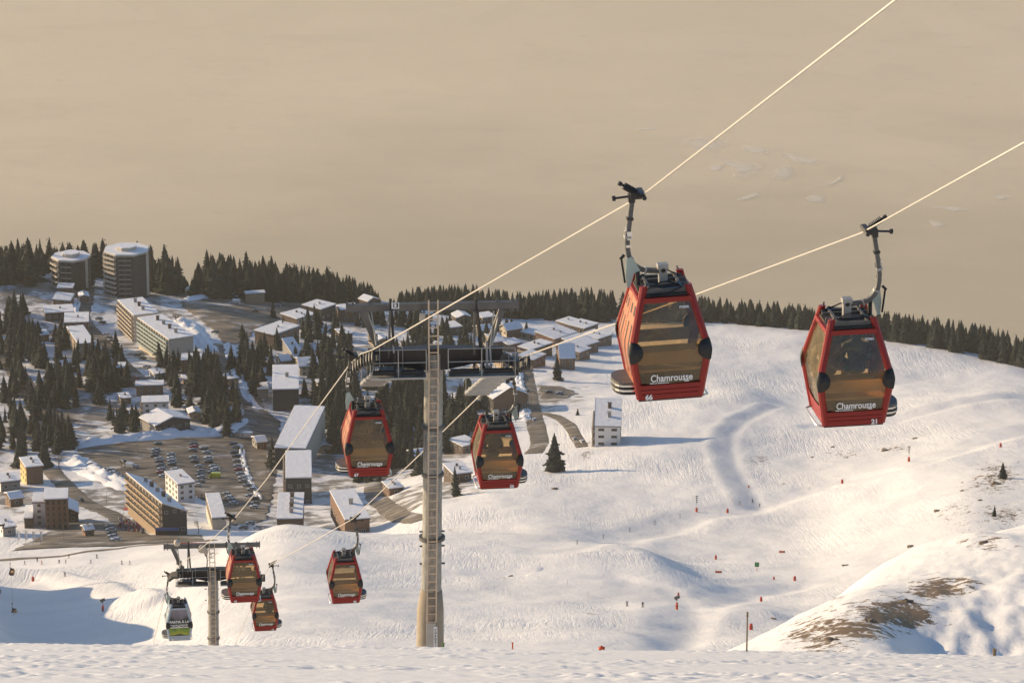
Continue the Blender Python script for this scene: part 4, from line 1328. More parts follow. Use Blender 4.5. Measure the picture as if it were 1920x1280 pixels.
SIT_J = dict(hip=(0,0,.0,.16), waist=(0,.02,.18,.16), chest=(0,.03,.42,.18), neck=(0,.02,.60,.075), head=(0,-.01,.73,.12), crown=(0,-.01,.86,.09),
             sl=(-.22,.03,.51,.085), el=(-.30,-.05,.25,.065), hl=(-.16,-.28,.12,.055), sr=(.22,.03,.51,.085), er=(.30,-.05,.25,.065), hr=(.16,-.28,.12,.055),
             tl=(-.11,-.08,.0,.115), kl=(-.13,-.46,.02,.09), fl=(-.13,-.44,-.38,.07), ol=(-.13,-.60,-.42,.06), tr=(.11,-.08,.0,.115), kr=(.13,-.46,.02,.09), fr=(.13,-.44,-.38,.07), orr=(.13,-.60,-.42,.06))
CLOTH = {k: simple('ski_clothes_' + k, c, 0.8) for k, c in dict(black=(.02,.02,.025), red=(.35,.03,.03), blue=(.04,.08,.22), grey=(.12,.12,.13), green=(.05,.14,.07)).items()}
SKI_MESH = {k: skin_figure('body', SKI_J, EDGES, m, 1) for k, m in CLOTH.items()}
SIT_MESH = {k: skin_figure('body', SIT_J, EDGES, m, 2) for k, m in CLOTH.items()}
SKIMAT = simple('ski_top', (.25, .05, .04), 0.4)
HAT = simple('woollen_hat', (.07, .05, .05), 0.9)

_sk = MB()
for s in (-1, 1):
    _sk.box((s * .14, -.1, .02), (.09, 1.7, .03)); _sk.bar((s * .30, -.36, 1.06), (s * .42, .1, .02), .025)
SKIS = _sk.mesh('skis', False, [SKIMAT])
def skier(px, py, colour, label, dmin=800, rz=0.6, k=1.0):
    p = hit(px, py, dmin)
    t = thing('person', label, 'person', p, rz, None)
    link_mesh('body', SKI_MESH[colour], None, t); link_mesh('skis', SKIS, None, t)
    t.scale = (k, k, k)
    return t

# ------------------------------------------------------------------ text
def text_mesh(body, size, mat, bold=0.0, extrude=0.004, shear=0.0, sx=1.0):
    cu = bpy.data.curves.new('lettering', 'FONT')
    cu.body = body; cu.size = size; cu.align_x = 'CENTER'; cu.align_y = 'CENTER'; cu.extrude = extrude; cu.offset = bold; cu.resolution_u = 3; cu.shear = shear
    ob = bpy.data.objects.new('lettering', cu); COL.objects.link(ob)
    dg = bpy.context.evaluated_depsgraph_get()
    me = bpy.data.meshes.new_from_object(ob.evaluated_get(dg))
    bpy.data.objects.remove(ob)
    for v in me.vertices: v.co.x *= sx
    me.materials.clear(); me.materials.append(mat)
    return me

# ------------------------------------------------------------------ gondola cabins
def paint(name, col, rough=0.35, dirt=0.25):
    m, n, o = new_mat(name)
    L = n.links.new
    b = n.nodes.new('ShaderNodeBsdfPrincipled'); b.inputs['Roughness'].default_value = rough; b.inputs['Coat Weight'].default_value = 0.1; b.inputs['Specular IOR Level'].default_value = 0.35
    tc = n.nodes.new('ShaderNodeTexCoord')
    a = n.nodes.new('ShaderNodeTexNoise'); a.inputs['Scale'].default_value = 3.5; a.inputs['Detail'].default_value = 8; a.inputs['Roughness'].default_value = 0.65
    L(tc.outputs['Object'], a.inputs['Vector'])
    r = n.nodes.new('ShaderNodeMapRange'); L(a.outputs['Fac'], r.inputs[0]); r.inputs[1].default_value = 0.45; r.inputs[2].default_value = 0.75; r.inputs[4].default_value = dirt
    mx = n.nodes.new('ShaderNodeMix'); mx.data_type = 'RGBA'; L(r.outputs[0], mx.inputs[0])
    mx.inputs[6].default_value = (*col, 1); mx.inputs[7].default_value = (col[0]*.6+.02, col[1]*.6+.018, col[2]*.6+.014, 1)
    L(mx.outputs[2], b.inputs['Base Color'])
    r2 = n.nodes.new('ShaderNodeMapRange'); L(a.outputs['Fac'], r2.inputs[0]); r2.inputs[3].default_value = rough - .1; r2.inputs[4].default_value = rough + .25
    L(r2.outputs[0], b.inputs['Roughness']); L(b.outputs[0], o.inputs['Surface'])
    return m
REDP = paint('red_cabin_paint', (0.25, 0.011, 0.006))
SILVERP = paint('blue_grey_cabin_paint', (0.36, 0.42, 0.47))
GALV = simple('galvanised_steel', (0.36, 0.35, 0.325), 0.5, 0.55, var=0.25, scale=4.0)
GALVD = simple('weathered_galvanised_steel', (0.125, 0.12, 0.11), 0.55, 0.5, var=0.35, scale=3.0)
CHROME = simple('bright_trim', (0.70, 0.68, 0.63), 0.25, 0.9, var=0.1)
RUBBER = simple('black_rubber', (0.012, 0.012, 0.012), 0.6, var=0.3)
DARKST = simple('dark_machine_steel', (0.040, 0.036, 0.032), 0.5, 0.4, var=0.4, scale=4)
GREENP = simple('pale_green_plate', (0.36, 0.42, 0.36), 0.5, var=0.15, scale=4)
SEATM = simple('seat_wood', (0.40, 0.29, 0.17), 0.6, var=0.2, scale=5)
ROOFD = simple('cabin_roof_black', (0.03, 0.028, 0.026), 0.6, var=0.3)
DOORP = paint('cabin_door_orange', (0.42, 0.15, 0.08), 0.35)
WHITEL = simple('white_lettering', (0.75, 0.74, 0.71), 0.6, var=0.03)
BRASS = simple('rope_steel', (0.56, 0.51, 0.44), 0.5, 0.5, var=0.15, scale=20)

def tinted_glass():
    m, n, o = new_mat('bronze_tinted_glass')
    L = n.links.new
    tr = n.nodes.new('ShaderNodeBsdfTransparent'); tr.inputs[0].default_value = (0.86, 0.70, 0.47, 1)
    gl = n.nodes.new('ShaderNodeBsdfGlossy'); gl.inputs['Color'].default_value = (0.95, 0.85, 0.68, 1); gl.inputs['Roughness'].default_value = 0.06
    di = n.nodes.new('ShaderNodeBsdfDiffuse'); di.inputs['Color'].default_value = (0.42, 0.32, 0.18, 1)
    tc = n.nodes.new('ShaderNodeTexCoord')
    nz = n.nodes.new('ShaderNodeTexNoise'); nz.inputs['Scale'].default_value = 2.2; nz.inputs['Detail'].default_value = 6; nz.inputs['Distortion'].default_value = 1.2
    L(tc.outputs['Object'], nz.inputs['Vector'])
    bp = n.nodes.new('ShaderNodeBump'); bp.inputs['Distance'].default_value = 0.015; L(nz.outputs['Fac'], bp.inputs['Height']); L(bp.outputs[0], gl.inputs['Normal'])
    mr = n.nodes.new('ShaderNodeMapRange'); L(nz.outputs['Fac'], mr.inputs[0]); mr.inputs[1].default_value = 0.35; mr.inputs[2].default_value = 0.8; mr.inputs[3].default_value = 0.05; mr.inputs[4].default_value = 0.26
    m1 = n.nodes.new('ShaderNodeMixShader'); L(mr.outputs[0], m1.inputs[0]); L(tr.outputs[0], m1.inputs[1]); L(di.outputs[0], m1.inputs[2])
    fr = n.nodes.new('ShaderNodeFresnel'); fr.inputs['IOR'].default_value = 1.7
    m2 = n.nodes.new('ShaderNodeMixShader'); L(fr.outputs[0], m2.inputs[0]); L(m1.outputs[0], m2.inputs[1]); L(gl.outputs[0], m2.inputs[2])
    L(m2.outputs[0], o.inputs['Surface'])
    return m
GLASSB = tinted_glass()

def picture_panel():
    """printed film of a green mountain scene on the grey cabin"""
    m, n, o = new_mat('printed_mountain_film')
    L = n.links.new
    b = n.nodes.new('ShaderNodeBsdfPrincipled'); b.inputs['Roughness'].default_value = 0.4
    tc = n.nodes.new('ShaderNodeTexCoord'); sp = n.nodes.new('ShaderNodeSeparateXYZ'); L(tc.outputs['Object'], sp.inputs[0])
    nz = n.nodes.new('ShaderNodeTexNoise'); nz.inputs['Scale'].default_value = 3.0; nz.inputs['Detail'].default_value = 6; L(tc.outputs['Object'], nz.inputs['Vector'])
    ma = n.nodes.new('ShaderNodeMath'); ma.operation = 'MULTIPLY_ADD'; ma.inputs[1].default_value = 0.9; L(nz.outputs['Fac'], ma.inputs[0]); L(sp.outputs['Z'], ma.inputs[2])
    mr = n.nodes.new('ShaderNodeMapRange'); L(ma.outputs[0], mr.inputs[0]); mr.inputs[1].default_value = -2.75; mr.inputs[2].default_value = -1.0
    cr = n.nodes.new('ShaderNodeValToRGB'); e = cr.color_ramp.elements
    e[0].position = 0.0; e[0].color = (0.03, 0.025, 0.02, 1); e[1].position = 1.0; e[1].color = (0.30, 0.26, 0.28, 1)
    for ps, c in ((0.10, (0.32, 0.34, 0.03, 1)), (0.26, (0.12, 0.22, 0.02, 1)), (0.42, (0.05, 0.06, 0.03, 1)), (0.60, (0.05, 0.06, 0.05, 1)), (0.66, (0.16, 0.13, 0.14, 1))):
        x = e.new(ps); x.color = c
    L(mr.outputs[0], cr.inputs[0]); L(cr.outputs[0], b.inputs['Base Color']); L(b.outputs[0], o.inputs['Surface'])
    return m
PRINT = picture_panel()

# hull levels below the rope: z, half width, half depth
HULL = [(-1.30, .475, .53), (-1.50, .53, .59), (-2.36, .755, .85), (-2.46, .768, .865), (-2.56, .760, .855), (-3.42, .620, .70)]
def hull(z):
    zs = [-h[0] for h in HULL]
    return float(np.interp(-z, zs, [h[1] for h in HULL])), float(np.interp(-z, zs, [h[2] for h in HULL]))
GZ = 0.33
CX = 0.33            # cabin hangs slightly off the rope line

def make_cabin(name, label, paintm, printed=False, number=None, group='gondola cabins on the rope', small=False):
    t = thing(name, label, 'gondola cabin', (0, 0, 0), 0, group)
    zl = [-1.50, -1.65, -1.80, -1.95, -2.10, -2.25, -2.38, -2.55, -2.70, -2.85, -3.00, -3.12, -3.22]
    def band(z0, z1, face, inset, u0=-1.0, u1=1.0, thick=0.0):
        """curved panel on a face: 'f' near end, 'b' far end, 'l' door side, 'r' window side"""
        zs = [z for z in zl if z1 < z < z0]
        zs = [z0] + zs + [z1]
        g = []
        for z in zs:
            hw, hd = hull(z)
            row = []
            for k in range(5):
                u = u0 + (u1 - u0) * k / 4
                bow = 0.035 * (1 - u * u)
                if face == 'f': p = (CX + u * (hw - .07), -(hd - inset + bow), z)
                elif face == 'b': p = (CX + u * (hw - .07), hd - inset + bow, z)
                elif face == 'l': p = (CX - (hw - inset + bow), u * (hd - .07), z)
                else: p = (CX + hw - inset + bow, u * (hd - .07), z)
                row.append(p)
            g.append(row)
        mb = MB()
        vs = [p for row in g for p in row]
        mb.add(vs, [(i*5+k, i*5+k+1, (i+1)*5+k+1, (i+1)*5+k) for i in range(len(g)-1) for k in range(4)])
        return mb
    # four bent corner posts
    for sx in (-1, 1):
        for sy in (-1, 1):
            mb = MB(); prev = None
            zz = [-1.29, -1.40, -1.5, -1.65, -1.8, -1.95, -2.1, -2.25, -2.38, -2.46, -2.55, -2.68, -2.8, -2.92, -3.05, -3.15, -3.25, -3.42]
            for z in zz:
                hw, hd = hull(z)
                x = CX + sx * (hw - .06); y = sy * (hd - .06)
                w = .068
                ring = [(x + w * cx_, y + w * cy_, z) for cx_, cy_ in ((1, .45), (.45, 1), (-.45, 1), (-1, .45), (-1, -.45), (-.45, -1), (.45, -1), (1, -.45))]
                if prev: mb.loft(prev, ring, caps=False)
                else: mb.quad(*ring)
                prev = ring
            mb.quad(*prev)
            mb.build('corner_post', paintm, t, smooth=False)
            # black bumper on the post
            hw, hd = hull(-2.46)
            bp = MB(); prev = None
            for k in range(9):
                a = math.pi * (k / 8 - 0.5)
                z = -2.46 + .21 * math.sin(a); r = max(.012, .15 * math.cos(a)); 
                hw2, hd2 = hull(z)
                x0 = CX + sx * (hw2 + .012); y0 = sy * (hd2 + .014)
                ring = [(x0, y0, z), (x0 - sx * r * 1.75, y0, z), (x0 - sx * r * 1.7, y0 - sy * .06, z), (x0 - sx * .03, y0 - sy * .10, z), (x0, y0 - sy * r * 1.0, z)]
                if prev: bp.loft(prev, ring, caps=False)
                prev = ring
            bp.build('bumper', RUBBER, t, smooth=True)
    # end windows, top bars, lower panels
    for f in ('f', 'b'):
        w = band(-1.58, -3.12, f, .045).build('end_window', PRINT if printed else GLASSB, t, smooth=True)
        sgn = -1 if f == 'f' else 1
        hw, hd = hull(-1.53)
        MB().box((CX, sgn * (hd - .03), -1.535), (2 * hw - .16, .09, .10)).build('top_bar', paintm, t, bevel=.012)
        for i, (za, zb) in enumerate(((-3.125, -3.215), (-3.228, -3.305), (-3.318, -3.42))):
            hw, hd = hull((za + zb) / 2)
            MB().box((CX, sgn * (hd - .035), (za + zb) / 2), (2 * hw - .15, .10, abs(zb - za))).build('lower_panel', paintm, t, bevel=.012)
        if not small:
            # lettering
            if printed:
                for body, z, s, mt in (('PARTIR À LA', -2.25, .20, WHITEL), ('MONTAGNE', -2.50, .20, RUBBER)):
                    o_ = link_mesh('lettering', text_mesh(body, s, mt, .006), None, w)
                    hw, hd = hull(z); o_.location = (CX, sgn * (hd + .012), z); o_.rotation_euler = (rad(90), 0, 0 if f == 'f' else math.pi)
                hw, hd = hull(-2.5)
                pl = MB().box((CX, sgn * (hd + .002), -2.5), (1.02, .012, .20)).build('title_strip', WHITEL, w)
            else:
                hw, hd = hull(-3.0); hw1, hd1 = hull(-3.1); hw0, hd0 = hull(-2.9)
                tilt = math.atan2(hd0 - hd1, .2)
                o_ = link_mesh('lettering', LOGO, None, w); o_.location = (CX + .02 * -sgn, sgn * (hd - .002), -3.0)
                o_.rotation_euler = (rad(90) + tilt, 0, 0 if f == 'f' else math.pi)
                o_ = link_mesh('lettering', LOGO_SMALL, None, w); o_.location = (CX + sgn * .21, sgn * (hull(-3.095)[1] - .002), -3.092)
                o_.rotation_euler = (rad(90) + tilt, 0, 0 if f == 'f' else math.pi)
                o_ = link_mesh('lettering', LOGO_YEAR, None, w); o_.location = (CX - sgn * .30, sgn * (hull(-3.085)[1] - .002), -3.082)
                o_.rotation_euler = (rad(90) + tilt, 0, 0 if f == 'f' else math.pi)
                hw, hd = hull(-1.66)
                o_ = link_mesh('lettering', MAKER, None, w); o_.location = (CX - sgn * .30, sgn * (hd + .012), -1.68)
                o_.rotation_euler = (rad(66), 0, 0) if f == 'f' else (rad(66), 0, math.pi)
            if number:
                hw, hd = hull(-3.37)
                o_ = link_mesh('cabin_number', text_mesh(number, .135, WHITEL, .006), None, t)
                o_.location = (CX - (hw - .22), sgn * (hd + .022), -3.372); o_.rotation_euler = (rad(90), 0, 0 if f == 'f' else math.pi)
    # door side: two curved leaves with dark slots; window side: one pane and a sill
    for (a, b_) in ((-.97, -.02), (.02, .97)):
        d = band(-1.52, -3.40, 'l', .03, a, b_).build('door', DOORP if not printed else paintm, t, smooth=True)
        for u in (a + .28, b_ - .28):
            for (za, zb, w_) in ((-1.68, -1.86, .07), (-2.02, -3.0, .045)):
                m = MB(); prev = None
                g = band(za, zb, 'l', .024, u - w_, u + w_)
                g.build('window_slot', RUBBER, d)
    band(-1.58, -3.05, 'r', .045).build('side_window', GLASSB, t, smooth=True)
    band(-3.055, -3.41, 'r', .03).build('side_panel', paintm, t, smooth=True)
    for s in (-1, 1):
        hw, hd = hull(-1.53)
        MB().box((CX + s * (hw - .035), 0, -1.535), (.09, 2 * hd - .16, .10)).build('top_bar', paintm, t, bevel=.012)
    # floor, roof tray, seats
    hw, hd = hull(-3.40)
    MB().box((CX, 0, -3.43), (2*hw - .06, 2*hd - .06, .06)).build('floor', RUBBER, t)
    hw, hd = hull(-1.5)
    rf = MB().box((CX, 0, -1.47), (2*hw - .10, 2*hd - .10, .06)).build('roof', ROOFD, t)
    if not small:
        fr = MB()
        for s in (-1, 1):
            fr.bar((CX + s*.30, -hd + .1, -1.36), (CX + s*.30, hd - .1, -1.36), .05); fr.bar((CX - hw + .08, s*(hd - .14), -1.40), (CX + hw - .08, s*(hd - .14), -1.40), .07, .09)
            fr.bar((CX - hw + .05, s*.18, -1.37), (CX + hw - .05, s*.18, -1.37), .05)
            fr.tube([(CX + s*(hw - .16), -hd + .06, -1.24), (CX + s*(hw - .10), -hd + .2, -1.40)], .02, 6)
            fr.tube([(CX + s*(hw - .16), hd - .06, -1.24), (CX + s*(hw - .10), hd - .2, -1.40)], .02, 6)
        fr.build('roof_frame', GALVD, rf)
        cb = MB(); cbs = []
        cb.tube(catmull([(CX - .40, -.42, -1.40), (CX - .2, -.45, -1.27), (CX + .05, -.40, -1.24), (CX + .36, -.42, -1.38)], .12), .014, 5)
        cb.build('cable', RUBBER, rf); cb = MB()
        cb.tube(catmull([(CX - .40, .35, -1.38), (CX, .40, -1.20), (CX + .38, .35, -1.38)], .12), .014, 5)
        cb.build('cable', RUBBER, rf); cb = MB()
        cb.tube(catmull([(CX - .30, -.56, -1.46), (CX, -.58, -1.42), (CX + .30, -.50, -1.33)], .12), .016, 5)
        cb.build('cable', RUBBER, rf)
        for s in (-1, 1):
            hw2, hd2 = hull(-2.85)
            MB().box((CX, s * (hd2 - .24), -2.86), (2*hw2 - .22, .34, .05)).box((CX, s * (hd2 - .10), -2.62), (2*hw2 - .22, .035, .24)).build('seat', SEATM, t, bevel=.01)
            MB().box((CX, s * (hd2 - .36), -3.10), (2*hw2 - .30, .03, .42)).build('seat_base', DARKST, t)
    # ski rack step at the door side, chrome rail on the other
    hw, hd = hull(-3.3)
    plan = [(CX - hw + .03, -.42)] + [(CX - hw - .36 * math.cos(a) ** .6 * 1.0 + 0.0, .42 * math.sin(a)) for a in [math.pi * (k/10 - .5) * .98 for k in range(11)]] + [(CX - hw + .03, .42)]
    sr = None
    for (za, zb, mt, gr) in ((-3.16, -3.21, GALVD, 0), (-3.212, -3.245, CHROME, .01), (-3.248, -3.30, RUBBER, 0), (-3.303, -3.34, CHROME, .01), (-3.343, -3.40, RUBBER, -.01)):
        m = MB(); m.prism([(x - gr, y * (1 + gr)) for x, y in plan], zb, za)
        o_ = m.build('ski_rack' if sr is None else 'rack_trim', mt, sr or t)
        sr = sr or o_
    m = MB(); hw, hd = hull(-3.40)
    m.tube([(CX + hw - .02, -hd + .05, -3.44), (CX + hw + .10, -hd + .16, -3.44), (CX + hw + .10, hd - .16, -3.44), (CX + hw - .02, hd - .05, -3.44)], .022, 6)
    m.build('chrome_rail', CHROME, t, True)
    # hanger: pivot block, curved arm, green gusset, dampers
    MB().box((CX + .02, 0, -1.27), (.16, .15, .44)).box((CX + .02, 0, -1.06), (.20, .20, .10)).build('pivot_block', GALV, t, bevel=.012)
    MB().tube([(CX + .02, -.10, -1.12), (CX + .02, .10, -1.12)], .045, 10).build('pivot_pin', DARKST, t)
    arm = catmull([(CX + .05, 0, -1.15), (.12, 0, -1.13), (-.06, 0, -1.09), (-.20, 0, -.97), (-.28, 0, -.80), (-.30, 0, -.55), (-.27, 0, -.30), (-.18, 0, -.02 + GZ)], .09)
    m = MB()
    for a, b_ in zip(arm[:-1], arm[1:]): m.bar(a, b_ + (b_ - a) * .12, .085, .09, up=(0, 1, 0))
    m.build('hanger_arm', GALVD, t)
    if not small:
        for k in (3, 7, 11, 14):
            if k < len(arm) - 1: MB().bar(arm[k] - (arm[k+1] - arm[k]) * .18, arm[k] + (arm[k+1] - arm[k]) * .18, .125, .13, up=(0, 1, 0)).build('arm_collar', GALV if k % 2 else DARKST, t)
    MB().box((-.262, -.056, -.42), (.09, .012, .16)).box((-.29, -.056, -.62), (.085, .012, .05)).build('arm_plate', CHROME, t)
    m = MB()
    pl = [(-.24, -.82), (-.33, -.86), (-.36, -1.15), (-.34, -1.40), (-.28, -1.42), (-.20, -1.15), (-.08, -1.10), (-.14, -.98)]
    m.add([(x, -.07, z) for x, z in pl] + [(x, -.05, z) for x, z in pl], [tuple(range(8)), tuple(range(8, 16))[::-1]] + [(i, (i+1) % 8, 8 + (i+1) % 8, 8 + i) for i in range(8)])
    m.build('gusset', GREENP, t)
    MB().tube([(-.42, .02, -.85), (-.36, .02, -1.34)], .022, 6).tube([(-.13, -.05, -1.12), (-.13, -.05, -1.40)], .045, 8).tube([(-.36, .02, -.80), (-.44, .02, -.88)], .03, 6).build('damper', RUBBER, t)
    # grip: body, jaw, spring, guide lever
    g = MB().box((-.12, 0, .02), (.22, .22, .13)).box((-.02, 0, .05), (.10, .46, .08)).tube([(0, -.30, .02), (0, .30, .02)], .045, 8).box((-.20, 0, -.04), (.12, .14, .16))
    go = g.build('grip', DARKST, t, bevel=.01)
    go.location = (0, 0, GZ)
    sp = MB(); d = Vector((-.80, 0, .52)).normalized(); o0 = Vector((-.10, -.05, .06))
    for k in range(8):
        c = o0 + d * (.03 + k * .036); sp.tube([c - d * .010, c + d * .010], .072, 10)
    sp.tube([o0, o0 + d * .36], .024, 6); sp.tube([o0 + d * .34, o0 + d * .41], .042, 8)
    sp.build('spring', RUBBER, go)
    MB().tube([(-.16, 0, .00), (-.52, 0, -.025)], .022, 6).tube([(-.50, 0, -.024), (-.56, 0, -.028)], .052, 8).build('guide_lever', DARKST, go)
    MB().box((-.31, 0, -.30), (.02, .10, .14)).bar((-.34, 0, -.36), (-.26, 0, -.28), .05, .03).build('stop_plate', GALV, t)
    return t
LOGO = text_mesh('Chamrousse', .205, WHITEL, .0035, .003, 0.0, 0.76)
LOGO_SMALL = text_mesh('belle en Belledonne', .045, WHITEL, .001, .002)
LOGO_YEAR = text_mesh('1650', .05, WHITEL, .002, .002)
MAKER = text_mesh('POMA', .065, WHITEL, .003, .002, 0.2)

# ------------------------------------------------------------------ the line
T13 = P(812, 690, 126.0)
LINE_YAW = math.atan(0.128)
ln = Vector((-math.sin(LINE_YAW), math.cos(LINE_YAW), 0))       # along the line, downhill
lx = Vector((math.cos(LINE_YAW), math.sin(LINE_YAW), 0))        # across the line

LEFT = [(1205,366,74.0),(700,655,124.0),(676,664,126.5),(655,684,129.0),(570,800,145),(500,898,161),(443,968,177),(395,1013,197),(336,1060,224),(318,1084,228),(306,1130,245),(285,1215,275),(262,1300,310)]
RIGHT = [(1615,437,79.0),(1310,550,98.0),(1000,662,123.0),(976,672,126.5),(930,712,131),(827,812,146),(789,850,153),(662,972,182),(577,1020,204),(507,1058,232),(494,1082,237),(478,1120,255),(440,1212,290),(418,1280,320)]
def rope(name, label, pts, first_px):
    q = [P(*p) for p in pts]
    # the span above the nearest cabin rises past the camera
    g = q[0]; r = ray(*first_px)
    # stay in the vertical plane of the line
    n = Vector((ln.y, -ln.x, 0)); s = g.dot(n) / r.dot(n)
    top = r * s
    d = (top - g)
    q = [g + d * 2.6] + q
    mb = MB(); mb.tube(q, 0.018, 10)
    return tag(mb.build(name, BRASS, None, True), label, 'rope'), q
rope('haul_rope', 'pale steel haul rope carrying the left file of cabins', LEFT, (1680, 0))
rope('haul_rope', 'pale steel haul rope carrying the right file of cabins', RIGHT, (1920, 268))

CABS = [
 ('left', 1205, 366, 74.0, '66', 'nearest red cabin, number 66, orange slotted doors on its side', REDP, -2.0),
 ('left', 668, 668, 126.0, '67', 'red cabin number 67 passing the left wheels of the lift tower', REDP, 0.5),
 ('left', 440, 970, 178.0, '41', 'red cabin on the left rope just above the far tower', REDP, 0.0),
 ('left', 322, 1078, 231.0, '22', 'blue grey cabin with a printed mountain picture on its window', SILVERP, 0.0),
 ('right', 1622, 434, 78.6, '21', 'large red cabin number 21 on the right rope', REDP, 1.0),
 ('right', 950, 695, 129.5, '56', 'red cabin number 56 leaving the right wheels of the lift tower', REDP, 0.0),
 ('right', 658, 975, 183.0, '83', 'red cabin hanging alone over the bright snow hill', REDP, 0.0),
 ('right', 505, 1060, 233.0, '12', 'lowest red cabin on the right rope, partly behind another cabin', REDP, 0.0),
]
CABIN_OBJ = []
for (sd, px, py, dep, num, lab, pm, roll_) in CABS:
    c = make_cabin('gondola_cabin', lab, pm, printed=(pm is SILVERP), number=num)
    c.location = P(px, py, dep) - Vector((0, 0, GZ))
    c.rotation_euler = (0, rad(roll_), LINE_YAW + (math.pi if sd == 'right' else 0))
    CABIN_OBJ.append(c)

def rider(cab, x, y, colour, label, face=-1):
    t = thing('person', label, 'person', (0, 0, 0))
    M = Matrix.Translation(cab.location) @ cab.rotation_euler.to_matrix().to_4x4()
    t.location = M @ Vector((CX + x, y, -2.68)); t.rotation_euler = (0, 0, cab.rotation_euler.z + (0 if face < 0 else math.pi))
    link_mesh('body', SIT_MESH[colour], None, t)
    h = MB().tube([(0, -.01, .78), (0, -.01, .86), (0, -.01, .90)], [.125, .10, .03], 10); h.build('hat', HAT, t, True)
    return t
rider(CABIN_OBJ[4], -.28, -.50, 'black', 'passenger in dark jacket seated on the left inside cabin number 21', -1)
rider(CABIN_OBJ[4], .30, -.50, 'grey', 'passenger in grey jacket seated on the right inside cabin number 21', -1)
rider(CABIN_OBJ[5], .05, -.50, 'black', 'passenger in dark jacket seated alone inside cabin number 56', -1)
rider(CABIN_OBJ[7], -.3, -.50, 'black', 'passenger in dark jacket inside the lowest red cabin', -1)

